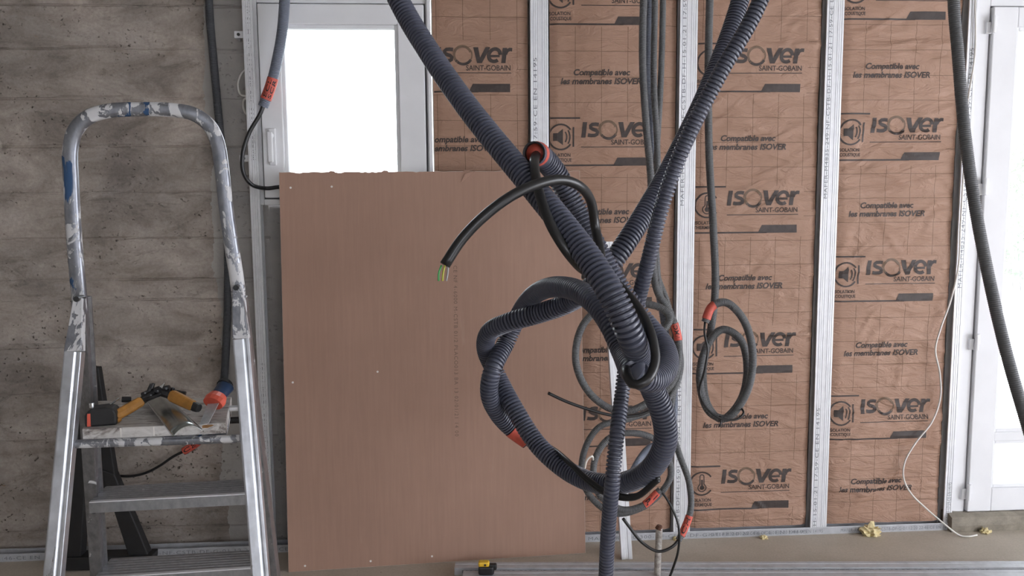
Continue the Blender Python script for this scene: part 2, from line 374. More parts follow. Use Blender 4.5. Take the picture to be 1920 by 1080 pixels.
# text -------------------------------------------------------------
_tc = {}
def text2d(body, size=1.0, bold=0.0, shear=0.0, spacing=1.0, align='LEFT'):
    key = (body, size, bold, shear, spacing, align)
    if key not in _tc:
        cu = bpy.data.curves.new('txt', 'FONT'); cu.body = body; cu.size = 1; cu.offset = bold; cu.shear = shear; cu.space_character = spacing
        cu.align_x = align; cu.resolution_u = 3; cu.dimensions = '2D'; cu.fill_mode = 'BOTH'
        ob = bpy.data.objects.new('txt', cu); COL.objects.link(ob)
        dg = bpy.context.evaluated_depsgraph_get(); dg.update(); me = ob.evaluated_get(dg).to_mesh()
        v = [(q.co.x*size, q.co.y*size) for q in me.vertices]; f = [tuple(q.vertices) for q in me.polygons]
        ob.evaluated_get(dg).to_mesh_clear(); bpy.data.objects.remove(ob); bpy.data.curves.remove(cu)
        _tc[key] = (v, f)
    return _tc[key]
def fit_text(body, x0, x1, y0, h, bold=0.0, shear=0.0, spacing=1.0):
    """2-D text stretched to run from x0 to x1, cap height h, base line y0"""
    v, f = text2d(body, 1.0, bold, shear, spacing)
    xs = [p[0] for p in v]; a, b = min(xs), max(xs); ch = 0.72
    return [(x0+(p[0]-a)/(b-a)*(x1-x0), y0+p[1]/ch*h) for p in v], f

def wrap_tape(path, s0, s1, R, parent, txt=None, h=0.010, flip=False, upside=False):
    """adhesive tape round a conduit with hand-written letters turned to the room"""
    i0, i1 = path.idx(s0), path.idx(s1)
    V, F = tube_geo(path, R, 18, i0, i1+1); tp = mesh_np('tape', V, F, 'red', parent)
    if txt:
        lines = txt.split('|'); nl = len(lines); mb = MB()
        for k, ltxt in enumerate(lines):
            v, f = fit_text(ltxt, 0.08, 0.92, 0, h, 0.02, 0.1, 1.1)
            out = []
            for x, y in v:
                q = (1-x) if flip else x
                i = path.idx(s0+(s1-s0)*q); c, t, nn, bb = path.C[i], path.T[i], path.N[i], path.B[i]
                to = np.array(CAM)-c; a0 = math.atan2(np.dot(to, bb), np.dot(to, nn))
                off = (y - h/2 + ((nl-1)/2-k)*h*1.35)/R; off = -off if flip else off
                a = a0-off
                out.append(Vector(c+(nn*math.cos(a)+bb*math.sin(a))*(R+0.0006)))
            mb.add(out, f)
        mb.build('written_letters', 'ink', tp, kind='stuff')
    return tp

# ================================================================== THE SETTING
X0, X1, YB = -3.3, 4.8, -4.2          # room: left wall, right wall, back wall
YC = 3.225                            # face of the concrete wall
DX0, DX1, DZ1 = 2.105, 3.55, 2.30     # opening of the glazed door
MB().box(X0-.2, X1+.2, YB-.2, YC+.35, -0.12, 0).build('floor', 'screed', kind='structure')
MB().box(X0-.2, X1+.2, YB-.2, YC+.35, CEIL, CEIL+.2).build('ceiling', 'ceil', kind='structure')
MB().box(X0-.2, X0, YB, YC+.3, 0, CEIL).build('wall_left', 'plaster', kind='structure')
w = MB()                               # right wall with a wide bay, back wall with two bays: unseen openings added and sized to light the room
RB = (-2.1, 1.75, 2.3)
w.box(X1, X1+.2, YB, RB[0], 0, CEIL); w.box(X1, X1+.2, RB[1], YC+.3, 0, CEIL); w.box(X1, X1+.2, RB[0], RB[1], RB[2], CEIL)
w.build('wall_right', 'plaster', kind='structure')
w = MB(); xs = [X0-.2, -0.9, -0.4, 1.2, 3.2, X1+.2]
for a, b in ((0, 1), (2, 3), (4, 5)): w.box(xs[a], xs[b], YB-.2, YB, 0, CEIL)
for a, b in ((1, 2), (3, 4)): w.box(xs[a], xs[b], YB-.2, YB, 2.4, CEIL); w.box(xs[a], xs[b], YB-.2, YB, 0, 1.0)
w.build('wall_back', 'plaster', kind='structure')

# concrete wall: board bands of uneven depth with raised fins at the joints
WX0, WX1, WZ0 = -0.822, -0.128, 1.435   # window opening
w = MB()
joints = sorted(at_y(250, q, YC).z for q in (-80, 10, 92, 185, 275, 361, 447, 524, 562, 650, 735, 820, 905, 990))
offs = [random.uniform(-.004, .004) for _ in range(len(joints)+1)]
zs = sorted(set([round(i*0.016, 4) for i in range(int(CEIL/0.016)+1)] + [round(j+d, 4) for j in joints for d in (-.006, -.002, .002, .006)] + [CEIL]))
xs = list(np.arange(X0, -0.80, 0.03)) + [-0.80]
def wall_y(x, z):
    zz = z + 0.006*noise.noise((x*1.7, 3.1, z*0.5))
    k = sum(1 for j in joints if j < zz); dmin = min(abs(zz-j) for j in joints)
    y = offs[k] + 0.004*noise.noise((x*2.2, 0.3, z*7)) + 0.0016*noise.noise((x*14, 2.3, z*40))
    if dmin < .0045: y += 0.007*noise.noise((x*2.3, 9.1, z*3))+.006*noise.noise((x*9, 4.1, z)) + .003
    return YC + y
V = [(x, wall_y(x, z), z) for z in zs for x in xs]; nx = len(xs)
F = [(i*nx+j, i*nx+j+1, (i+1)*nx+j+1, (i+1)*nx+j) for i in range(len(zs)-1) for j in range(nx-1)]
w.add(V, F)
w.box(X0, WX0, YC+.012, YC+.25, 0, CEIL)
w.box(-0.80, WX1, YC, YC+.25, 0, WZ0); w.box(WX0, WX1, YC, YC+.25, 2.42, CEIL)
w.box(WX1, DX0+.03, YC, YC+.25, 0, CEIL); w.box(DX0+.03, DX1+.02, YC, YC+.25, DZ1, CEIL); w.box(DX1+.02, X1+.2, YC, YC+.25, 0, CEIL)
wf = w.build('wall_front', 'concrete', kind='structure')

# outdoors ----------------------------------------------------------
MB().box(-60, 70, YC+.35, 22, -0.35, -0.25).build('ground', 'gravel', kind='structure')
MB().box(-60, 70, 22, 90, -0.35, -0.24).build('lawn', 'lawn', kind='structure')
def shrub(base_pt, h, rad, n, label, leafmat='leaf', seed=1):
    rnd = random.Random(seed); root = thing('garden_shrub', label, 'shrub', base_pt)
    b = Vector(base_pt); lv = MB(); tw = MB()
    for k in range(14):
        a = rnd.uniform(0, 6.28); q = b+Vector((math.cos(a)*rad*.8*rnd.random(), math.sin(a)*rad*.8*rnd.random(), h*rnd.uniform(.5, .95)))
        tw.cyl(b+Vector((math.cos(a)*.06, math.sin(a)*.06, 0)), q, .03, 6, .008)
    for k in range(n):
        u = rnd.random()**.5; a = rnd.uniform(0, 6.28); zz = rnd.uniform(.12, 1); rr = rad*u*math.sin(math.pi*min(.95, zz*.85+.1))**.6
        c = b+Vector((math.cos(a)*rr, math.sin(a)*rr, zz*h)); s = rnd.uniform(.05, .10)
        d = Vector((rnd.gauss(0, 1), rnd.gauss(0, 1), rnd.gauss(0, 1))).normalized(); e = d.orthogonal().normalized(); g = d.cross(e)
        lv.add([c-e*s, c+g*s*.45+d*s*.1, c+e*s, c-g*s*.45+d*s*.1], [(0, 1, 2), (0, 2, 3)])
    tw.build('branches', 'twig', root); lv.build('foliage', leafmat, root, kind='stuff')
    return root
p = at_y(1915, 500, 13.0); shrub((p.x, 13.0, -.25), 2.5, 1.15, 1800, 'loose leafy garden shrub seen through the glazed door', seed=3)
p = at_y(1960, 500, 17.0); shrub((p.x+.6, 17.0, -.25), 3.4, 2.0, 2600, 'taller bushy garden shrub farther back beyond the glazed door', seed=8)

# window ------------------------------------------------------------
win = struct_root('window_1', (-0.47, 3.15, WZ0), 'small white plastic casement window partly behind the leaning plasterboard', 'window')
def px_x(px, py, Y): return at_y(px, py, Y).x
def px_z(px, py, Y): return at_y(px, py, Y).z
def ring(mb, x0, x1, z0, z1, t, y0, y1):
    """rectangular frame of four bars: t = (left, right, bottom, top) widths"""
    l, r, b, tp = t
    mb.box(x0, x0+l, y0, y1, z0, z1); mb.box(x1-r, x1, y0, y1, z0, z1); mb.box(x0+l, x1-r, y0, y1, z0, z0+b); mb.box(x0+l, x1-r, y0, y1, z1-tp, z1); return mb
yw = 3.150
wx0, wx1 = px_x(477, 200, yw), px_x(809, 200, yw); wz0, wz1 = px_z(478, 385, yw), 2.30
sx0, sx1 = px_x(491, 200, yw), px_x(798, 200, yw); sz0, sz1 = px_z(478, 371, yw), px_z(500, 8, yw)
gx0, gx1 = px_x(531, 200, yw), px_x(749, 200, yw); gz0, gz1 = px_z(600, 340, yw), px_z(640, 47, yw)
ring(MB(), wx0, wx1, wz0, wz1, (sx0-wx0-.006, wx1-sx1-.006, sz0-wz0-.006, wz1-sz1-.006), yw, yw+.07).build('frame', 'pvc', win, bevel=.003)
MB().box(wx1-.012, wx1+.002, yw-.018, yw+.01, wz0, wz1).build('cover_strip', 'pvc', win, bevel=.002)
ring(MB(), wx0-.0, wx1-.0, wz0, wz1, (.001+sx0-wx0, wx1-sx1, sz0-wz0, wz1-sz1), yw+.012, yw+.06).build('gasket', 'gasket', win)
ring(MB(), sx0, sx1, sz0, sz1, (gx0-sx0, sx1-gx1, gz0-sz0, sz1-gz1), yw-.014, yw+.055).build('sash', 'pvc', win, bevel=.004)
ring(MB(), gx0-.001, gx1+.001, gz0-.001, gz1+.001, (.015,)*4, yw-.004, yw+.03).build('glazing_bead', 'pvc', win, bevel=.004)
MB().box(gx0+.006, gx1-.006, yw+.020, yw+.024, gz0+.006, gz1-.006).build('pane', 'glass', win)
hx, hz = px_x(513, 270, yw), px_z(513, 270, yw)
h = MB().box(hx-.014, hx+.014, yw-.023, yw-.0138, hz-.085, hz+.06).build('handle', 'pvc', win, bevel=.004)
mb = MB().cyl((hx, yw-.023, hz+.03), (hx, yw-.052, hz+.03), .010); mb.box(hx-.010, hx+.010, yw-.064, yw-.048, hz-.075, hz+.042)
mb.build('lever', 'pvc', h, bevel=.004)

# glazed door -------------------------------------------------------
yd = 3.150
door = struct_root('door_1', (DX0+.7, yd, .078), 'white plastic glazed garden door with four hinges', 'door')
fz0 = px_z(1810, 962, yd)
lx0 = px_x(1843, 330, yd); lz0 = fz0+.012; lz1 = px_z(1870, 14, yd)
fl = px_x(1815, 330, yd)
ring(MB(), fl, DX1, fz0-.004, lz1+.10, (lx0-fl-.006, .05, .014, .094), yd, yd+.07).build('frame', 'pvc', door, bevel=.003)
ring(MB(), fl+.004, DX1-.004, fz0, lz1+.09, (lx0-fl-.002, .05, .013, .09), yd+.014, yd+.06).build('gasket', 'gasket', door)
xm = (lx0+DX1-.05)/2
g0 = px_x(1888, 330, yd)-lx0
zt = px_z(1890, 817, yd); zb = px_z(1890, 912, yd); ztop = px_z(1900, 52, yd)
for k, (a, b) in enumerate(((lx0, xm-.002), (xm+.002, DX1-.055))):
    leaf = ring(MB(), a, b, lz0, lz1, (g0, g0, zb-lz0, lz1-ztop), yd-.016, yd+.055)
    leaf.box(a+g0, b-g0, yd-.012, yd+.05, zt-.020, zt+.020)
    lo = leaf.build('leaf', 'pvc', door, bevel=.004)
    for z0, z1 in ((zb, zt-.02), (zt+.02, ztop)):
        ring(MB(), a+g0-.001, b-g0+.001, z0-.001, z1+.001, (.014,)*4, yd-.005, yd+.02).build('glazing_bead', 'pvc', lo, bevel=.003)
        MB().box(a+g0+.004, b-g0-.004, yd+.022, yd+.026, z0+.004, z1-.004).build('pane', 'glass', lo)
    # mitre joints of the welded corners
for py_, px_ in ((48, 1857), (350, 1840), (640, 1825), (920, 1813)):
    z = px_z(px_, py_, yd); mb = MB(); mb.cyl((lx0-.004, yd-.024, z-.035), (lx0-.004, yd-.024, z+.035), .008, 12)
    mb.box(lx0-.026, lx0-.004, yd-.012, yd+.001, z-.035, z+.012); mb.box(lx0-.006, lx0+.012, yd-.024, yd-.014, z-.010, z+.035); mb.build('hinge', 'pvc', door, bevel=.002)
# rough concrete sill below the door
w = MB(); sxa = px_x(1785, 985, 3.10); n_ = 60
va = []; fa = []
for i in range(n_+1):
    x = sxa+(DX1+.3-sxa)*i/n_
    for (y, z) in ((3.105, 0), (3.100, .03), (3.104, .066), (3.13, .076), (3.16, .074), (3.32, .07), (3.32, 0)):
        d = .006*noise.noise((x*18, y*20, z*30)); va.append((x, y+(d if y < 3.2 else 0), max(0, z+(d*.6 if z > .02 else 0))))
for i in range(n_):
    for j in range(6): fa.append((i*7+j, (i+1)*7+j, (i+1)*7+j+1, i*7+j+1))
fa += [tuple(range(7))[::-1], tuple(range(n_*7, n_*7+7))]
w.add(va, fa).build('trim_1', 'sill', kind='structure')

# ================================================================== METAL FRAMING
def c_profile(x0, x1, yf, yb, lip, open_right, t=.0009):
    """2-D outline (x, y) of a C stud seen from above: web at one side, grooved flange to the room"""
    wdt = x1-x0
    fr = [(0, 0), (.20, 0), (.24, .0022), (.30, .0022), (.34, 0), (.46, 0), (.49, .0016), (.54, .0016), (.57, 0), (.70, 0), (.74, .0022), (.80, .0022), (.84, 0), (1, 0)]
    pts = [(x0+wdt*a, yf+b) for a, b in fr]
    if open_right: path = [(x1, yf+lip)]+pts[::-1]+[(x0, yb), (x1, yb), (x1, yb-lip)]
    else: path = [(x0, yf+lip)]+pts+[(x1, yb), (x0, yb), (x0, yb-lip)]
    return path
def sheet(mb, path, z0, z1, t=.0010):
    """thin folded sheet: the path extruded along z"""
    out = []
    n = len(path)
    for i, p in enumerate(path):
        a = Vector(path[max(0, i-1)]); b = Vector(path[min(n-1, i+1)]); d = (b-a).normalized(); q = Vector(p)+Vector((-d.y, d.x))*t; out.append(q)
    loop = [Vector((*p, 0)) for p in path] + [Vector((q.x, q.y, 0)) for q in out[::-1]]
    N2 = len(loop)
    v = [Vector((p.x, p.y, z0)) for p in loop]+[Vector((p.x, p.y, z1)) for p in loop]
    f = [(i, (i+1) % N2, N2+(i+1) % N2, N2+i) for i in range(N2)]
    f += [(i, i+1, N2-2-i, N2-1-i) for i in range(n-1)]+[(N2+N2-1-i, N2+N2-2-i, N2+i+1, N2+i) for i in range(n-1)]
    mb.add(v, f)
STUDTXT = 'MAFER-M4835-249-NF-CSTB-DF-H-15.01.21 17:59-CE EN 14195'
def stud_print(parent, xa, xb, z0, z1, txt=STUDTXT):
    """stencil running up the flange"""
    v, f = fit_text(txt, 0, z1-z0, 0, xb-xa, 0.0, 0.0, 1.15)
    MB().add([(xb-y, S-.0005, z0+x) for x, y in v], f).build('stencilled_text', 'stud_ink', parent, kind='stuff')
def stud_pair(xr, label, zt, extra=None, txtside=0):
    x0 = xr-.070; r = thing('metal_stud_pair', label, 'stud', (x0+.035, S, 0), 'metal wall studs')
    for k, (a, b) in enumerate(((x0, x0+.0345), (x0+.0355, xr))):
        mb = MB(); sheet(mb, c_profile(a, b, S, S+.048, .006, k == 1), .004, CEIL-.004)
        st = mb.build('stud', 'galv', r)
        if k == txtside:
            for z0, z1 in zt: stud_print(st, a+.010, b-.010, z0, z1)
    mb = MB()
    return r
zz = lambda px, py: at_y(px, py, S).z
stud_pair(.336, 'doubled metal wall stud right of the window, rising behind the plasterboard', [(zz(1010, 640), zz(1010, 118)+.02)])
stud_pair(.936, 'doubled metal wall stud behind the tangled conduits, nearest their coils', [(zz(1280, 715)-1.0, zz(1280, 715)), (zz(1280, 330)-.12, min(CEIL-.03, zz(1280, 330)+.93))], txtside=0)
stud_pair(1.536, 'doubled metal wall stud between the two wide kraft paper bays at right', [(zz(1545, 970)-.6, zz(1545, 765)), (zz(1550, 372), zz(1560, -60))])
def single_stud(x0, x1, label, texts, opn):
    r = thing('metal_stud', label, 'stud', ((x0+x1)/2, S, 0), 'metal wall studs'); mb = MB(); sheet(mb, c_profile(x0, x1, S, S+.048, .006, opn), .004, CEIL-.004)
    st = mb.build('profile', 'galv', r)
    for z0, z1 in texts: stud_print(st, x0+.010, x1-.009, z0, z1)
    return r
single_stud(-.848, -.812, 'single metal wall stud between the bare concrete and the small window', [(zz(490, 890)-.5, zz(490, 680)), (zz(465, 300), zz(465, -160))], True)
single_stud(2.060, 2.097, 'single metal wall stud beside the glazed door frame', [(zz(1770, 970)-.25, zz(1770, 905)), (zz(1800, 540), zz(1830, 90))], False)

# floor track
def lie(name, x0, x1, y0, y1, h, label, texts, rz=None, cat='rail', zb=0.0, mat='galv', up=True):
    pass
tr = thing('floor_track', 'long metal floor track running along the base of the framed wall', 'rail', (0, S-.001, 0))
mb = MB(); ya, yb_ = S-.0015, S+.051; xa, xb = X0+.02, 2.105
prof = [(ya, .032), (ya-.0012, .030), (ya-.0012, .0), (yb_, .0), (yb_, .032), (yb_-.001, .032), (yb_-.001, .0012), (ya, .0012)]
mb.hull8([(xa, y, z) for y, z in prof], [(xb, y, z) for y, z in prof]); trb = mb.build('channel', 'galv_shaded', tr)
mb = MB()
for k, x in enumerate((-2.6, -1.55, .50, 1.02, 1.60)):
    v, f = fit_text('MAFER-R4830-300-NF-CSTB-DF-G-01.12.20 22:46-CE EN 14195', x, x+(.50 if k > 2 else .95), .008, .015, 0, 0, 1.15)
    MB().add([(a, ya-.0018, b) for a, b in v], f).build('stencilled_text', 'stud_ink', trb, kind='stuff')

# wall brackets fixing the left stud to the concrete
for k, (px, py) in enumerate(((449, 65), (459, 297))):
    c = at_y(px, py, S+.02); mb = MB()
    mb.box(c.x-.018, c.x+.014, S+.018, S+.0195, c.z-.013, c.z+.013); mb.box(c.x-.0195, c.x-.018, S+.018, YC+.002, c.z-.013, c.z+.013)
    o = thing('stud_bracket', ('upper' if k == 0 else 'lower')+' small metal bracket tying the left wall stud to the concrete', 'bracket', (c.x, S+.02, c.z), 'stud brackets')
    mb.build('plate', 'galv', o, bevel=.0005); s = MB().cyl((c.x-.003, S+.0185, c.z), (c.x-.003, S+.014, c.z), .006, 10); s.build('screw', 'darkmetal', o)

# ================================================================== INSULATION BATTS
def ribbon(pts, wd):
    """flat stroke along 2-D points"""
    v = []; n = len(pts)
    for i, p in enumerate(pts):
        a = Vector(pts[max(0, i-1)]); b = Vector(pts[min(n-1, i+1)]); d = (b-a).normalized(); nn = Vector((-d.y, d.x))*wd/2
        v += [tuple(Vector(p)+nn), tuple(Vector(p)-nn)]
    return v, [(2*i, 2*i+1, 2*i+3, 2*i+2) for i in range(n-1)]
def arc(cx, cy, rx, ry, a0, a1, n=22):
    return [(cx+rx*math.cos(math.radians(a0+(a1-a0)*i/n)), cy+ry*math.sin(math.radians(a0+(a1-a0)*i/n))) for i in range(n+1)]
class Flat:
    def __init__(s): s.v = []; s.f = []
    def add(s, vf):
        v, f = vf; o = len(s.v); s.v += list(v); s.f += [tuple(i+o for i in q) for q in f]; return s
    def poly(s, pts): return s.add((pts, [tuple(range(len(pts)))]))
    def rect(s, x0, x1, y0, y1): return s.poly([(x0, y0), (x1, y0), (x1, y1), (x0, y1)])
def logo_flats(icon):
    """coordinates in photo pixels, y up, origin at the batt's left edge and the icon's centre"""
    d = Flat(); md = Flat()
    d.rect(0, 60, 33, 36)
    d.add(ribbon(arc(24, 0, 22, 23, 35, 325), 3.2))
    if icon == 'sound':
        d.rect(10, 18, -7, 7); d.poly([(18, -7), (28, -15), (28, 15), (18, 7)])
        d.add(ribbon(arc(24, 0, 11, 14, -42, 42, 10), 2.6)); d.add(ribbon(arc(24, 0, 17, 20, -38, 38, 10), 2.6)); d.rect(46, 49, -18, 18)
    else:
        d.add(ribbon(arc(24, -8, 8, 8, 120, 420, 20), 2)); d.poly(arc(24, -8, 4.5, 4.5, 0, 345, 14)); d.rect(22.4, 25.6, -6, 8)
        d.add(ribbon([(20, -1), (20, 14)]+arc(24, 14, 4, 4, 180, 0, 8)+[(28, 14), (28, -1)], 2))
    d.add(fit_text('ISOLATION', 2, 42, -36, 6.2, .02)); d.add(fit_text('ACOUSTIQUE' if icon == 'sound' else 'THERMIQUE', 0, 44, -45, 6.2, .02))
    sh = lambda pts: [(x+.12*(y+1), y) for x, y in pts]
    d.poly(sh([(62, -1), (70, -1), (70, 27), (62, 27)]))
    # S
    d.add(ribbon(sh([(92, 22.5), (86, 23.3), (80, 22.8), (77, 20), (77.5, 16.5), (82, 14), (88, 12), (91.5, 9), (91, 5), (87, 2.8), (80, 2.6), (74, 3.6)]), 6.6))
    # O ring with a slanting crescent
    md.add(ribbon(arc(112, 13, 15.5, 15.5, 20, 235, 26), 4.5)); d.add(ribbon(arc(113, 13, 16, 16, 215, 330, 16), 4.8)); md.add(ribbon(arc(113, 13, 16, 16, 320, 395, 10), 2.5))
    d.poly(sh([(128, 27), (137, 27), (142.5, 9), (150.5, 27), (159, 27), (147, -1), (138, -1)]))
    # e
    d.add(ribbon(sh([(159, 11.5), (178, 11.5)]), 4.2)); d.add(ribbon(sh(arc(168.5, 13, 10.5, 11, 5, 310, 24)), 6.4))
    d.poly(sh([(182, -1), (190, -1), (190, 26), (182, 26)])); d.add(ribbon(sh([(188, 15), (190.5, 21), (195, 23.2), (199.5, 22.8)]), 6.4))
    d.add(fit_text('SAINT-GOBAIN', 118, 199, -14, 9.5, .012))
    d.rect(62, 200, -19.2, -17.8)
    d.rect(0, 140, -53.5, -50.5); d.poly([(122, -53), (130, -38), (198, -38), (198, -53)])
    return d, md
def compat_flat():
    d = Flat(); d.add(fit_text('Compatible avec', 48, 153, -143, 11.0, .03, .22)); d.add(fit_text('les membranes ISOVER', 24, 174, -159, 11.0, .03, .22)); return d

def folds(x0, x1, n, seed, hmin, hmax):
    r = random.Random(seed)
    return [(r.uniform(x0, x1), r.uniform(.05, 2.3), r.uniform(-.16, .16), r.uniform(.006, .014), r.uniform(hmin, hmax)*r.choice((1, 1, -.8))) for _ in range(n)]
def batt(xa, xb, px0, icons, label, amp, seed, gx, gz, crumple=None):
    """one kraft-faced batt between two studs; icons = [(photo y of the icon, kind)]"""
    yb = S+.020; root = thing('insulation_batt', label, 'insulation', ((xa+xb)/2, yb, .034), 'kraft faced insulation batts')
    xo = at_y(px0, 500, yb).x; G = .009
    def wr(x, z):
        a = .55*noise.noise((x*3+seed, seed*1.7, z*8)) + .8*noise.noise((x*1.5, seed*2.9, z*3.1+seed))
        t = noise.noise((x*4+seed*3, 5.5, z*13+2*noise.noise((x*5, seed, z*4)))); a += .55*(1-abs(t)*3.2 if abs(t) < .31 else 0)
        y = -amp*a
        if crumple:
            for (cx, cz, sl, wd, hh) in crumple:
                d = (z-cz-sl*(x-cx)+.012*noise.noise((x*9, seed, cz)))/wd
                if abs(d) < 3: y -= hh*math.exp(-d*d*2)*max(0, .55+1.1*noise.noise((x*5+cz*9, seed, 3+cx)))
        e = min(x-xa, xb-x); y += .008*max(0, 1-e/.03)
        return yb+y
    nx = int((xb-xa)/G)+1; nz = int((CEIL-.09)/G); xs = [xo+round((xa-xo)/G)*G+i*G for i in range(nx)]; zs = [.036+i*G for i in range(nz)]
    V = [(x, wr(x, z), z) for z in zs for x in xs]; nx = len(xs)
    F = [t for i in range(len(zs)-1) for j in range(nx-1) for t in ((i*nx+j, i*nx+j+1, (i+1)*nx+j+1), (i*nx+j, (i+1)*nx+j+1, (i+1)*nx+j))]
    H = [p[1] for p in V]
    def on_paper(x, z):
        a = min(max((x-xs[0])/G, 0), nx-1.001); b = min(max((z-zs[0])/G, 0), len(zs)-1.001); j, i = int(a), int(b); a -= j; b -= i; k = i*nx+j
        if a >= b: return H[k]+a*(H[k+1]-H[k])+b*(H[k+nx+1]-H[k+1])
        return H[k]+b*(H[k+nx]-H[k])+a*(H[k+nx+1]-H[k+nx])
    z_i = [at_y(px0+20, y, yb).z for y, _ in icons]
    # material coordinates are local to the facing, whose origin sits at the printed left margin
    z0 = z_i[0]-56*UM
    fac = MB().add(V, F); 
    km = mat_kraft('kraft_paper_%d' % seed, gx, gz, z0-.034)
    km_map = None
    fo = fac.build('kraft_facing', km, root, smooth=True)
    # shift texture so that x=0 is the printed margin
    for nd in km.node_tree.nodes:
        if nd.type == 'MAPPING' and tuple(nd.inputs['Scale'].default_value) == (1, 1, 1) and tuple(nd.inputs['Location'].default_value) == (0, 0, 0):
            nd.inputs['Location'].default_value = (root.location.x-xo, 0, 0)
    wl = MB().box(xa+.006, xb-.006, yb+.024, YC-.004, .036, CEIL-.05); wl.build('mineral_wool', 'wool', root)
    def put(flat, zc, name, mat, off):
        bm = bmesh.new(); vs = [bm.verts.new((xo+x*UM, 0, zc+y*UM)) for x, y in flat.v]
        for q in flat.f:
            try: bm.faces.new([vs[i] for i in q])
            except ValueError: pass
        def cut(co, no):
            bmesh.ops.bisect_plane(bm, geom=bm.verts[:]+bm.edges[:]+bm.faces[:], plane_co=co, plane_no=no, dist=1e-6)
        cut((xa+.002, 0, 0), (1, 0, 0)); cut((xb-.002, 0, 0), (1, 0, 0))
        bmesh.ops.delete(bm, geom=[f for f in bm.faces if not (xa+.001 < f.calc_center_median().x < xb-.001)], context='FACES')
        if not bm.verts: bm.free(); return
        x_lo, x_hi = min(v.co.x for v in bm.verts), max(v.co.x for v in bm.verts); z_lo, z_hi = min(v.co.z for v in bm.verts), max(v.co.z for v in bm.verts)
        for x in xs:
            if x_lo < x < x_hi: cut((x, 0, 0), (1, 0, 0))
        for z in zs:
            if z_lo < z < z_hi: cut((0, 0, z), (0, 0, 1))
        bmesh.ops.delete(bm, geom=[v for v in bm.verts if not v.link_faces], context='VERTS')
        if not bm.verts or z_hi > CEIL-.1: bm.free(); return
        o_ = Vector(root['_o'])
        for v in bm.verts: v.co = Vector((v.co.x, on_paper(v.co.x, v.co.z)-off, v.co.z))-o_
        me = bpy.data.meshes.new(name); bm.to_mesh(me); bm.free(); me.materials.append(M[mat])
        o = bpy.data.objects.new(name, me); COL.objects.link(o); o.parent = fo; o['kind'] = 'stuff'
    for zc, (_, ic) in zip(z_i, icons):
        d, md = logo_flats(ic); put(d, zc, 'printed_logo', 'print', .0012); put(md, zc, 'logo_ring', 'print_mid', .0012)
        put(compat_flat(), zc, 'printed_text', 'print', .0012)
    return root, wr, fo
batt(-.120, .262, 760, [(117, 'sound'), (384, 'sound')], 'kraft paper insulation batt directly right of the small window', .003, 11, .02, .03)
batt(.344, .858, 1028, [(-10, 'sound'), (257, 'sound'), (522, 'sound'), (789, 'sound')], 'kraft paper insulation batt behind the knotted conduits', .003, 23, .05, .06)
batt(.944, 1.458, 1300, [(118, 'heat'), (385, 'heat'), (651, 'sound'), (907, 'heat')], 'kraft paper insulation batt behind the single hanging grey coil', .0065, 37, .03, .02,
     [(1.2, zz(1420, 85), .03, .02, .010), (1.2, zz(1400, 965), -.05, .03, .012)]+folds(.95, 1.45, 16, 5, .003, .007))
batt(1.544, 2.052, 1564, [(-19, 'sound'), (248, 'sound'), (515, 'sound'), (775, 'sound')], 'wrinkled kraft paper insulation batt next to the glazed door', .0085, 51, .06, .05,
     [(1.8, zz(1690, 82), .07, .016, .014), (1.65, zz(1600, 945), .7, .03, .012)]+folds(1.55, 2.05, 26, 9, .004, .009))

# ================================================================== PLASTERBOARD
bl, br = at_z(541, 1073, 0.001), at_z(1098, 1037, 0.001)
tl = at_y(523, 323, 3.036)
nrm = (br-bl).cross(tl-bl).normalized()          # towards the back
if nrm.y < 0: nrm = -nrm
_r1 = ray(1087, 320); trr = CAM+_r1*((bl-CAM).dot(nrm)/_r1.dot(nrm))
TH = .0125
pb = thing('plasterboard_sheet', 'large brown plasterboard sheet leaning against the small window and framing', 'plasterboard', tuple((bl+br)/2))
def bp(u, v, d=0.0): return bl*(1-u)*(1-v)+br*u*(1-v)+tl*(1-u)*v+trr*u*v + nrm*d
mb = MB(); NU = 90; top = []
chips = {random.randrange(NU): random.uniform(.002, .006) for _ in range(16)}
for k in range(NU+1):
    u = k/NU; j = .0012*noise.noise((u*40, 1, 2)) - chips.get(k, 0)*.5
    top.append(1+j)
loop = [bp(0, 0), bp(1, 0)]+[bp(1-k/NU, top[NU-k]) for k in range(NU+1)]
mb.hull8([p+nrm*.0006 for p in loop], [p+nrm*(TH-.0006) for p in loop]); mb.build('gypsum_core', 'gypsum', pb)
mb = MB(); lp = [bp(.0008, .0006), bp(.9992, .0006)]+[bp(min(.9992, max(.0008, 1-k/NU)), top[NU-k]-.0006) for k in range(NU+1)]
mb.hull8([p for p in lp], [p+nrm*.0007 for p in lp]); face = mb.build('face_paper', 'board', pb)
def on_board(px, py):
    r = ray(px, py); t = (bl-CAM).dot(nrm)/r.dot(nrm); return CAM+r*t
for px, py in ((545, 352), (622, 350), (708, 697), (549, 717), (572, 1061), (695, 1052), (810, 1043)):
    c = on_board(px, py); MB().cyl(c-nrm*.0012, c+nrm*.001, .0042, 9).build('screw_dimple', 'gyp_white', pb)
# flap of torn paper at the top edge
a = on_board(864, 343); b = on_board(872, 326); c = on_board(890, 321)
MB().hull8([a, b, c-Vector((0, 0, .001))], [a-nrm*.001, b-nrm*.006, c-nrm*.002]).build('torn_flap', 'board', pb)
# faint factory stencil down the sheet
p0, p1 = on_board(853, 498), on_board(856, 818); ex = (p1-p0).normalized(); ey = ex.cross(nrm).normalized()
if ey.x < 0: ey = -ey
v, f = fit_text('CE NF 4-6000 M-CSTB 01/2 PLACO013 BA 13 02/01/21 14 00', 0, (p1-p0).length, 0, .015, 0, 0, 1.2)
MB().add([p0-nrm*.0006+ex*x+ey*(y-.006) for x, y in v], f).build('stencilled_text', 'stencil', face, kind='stuff')
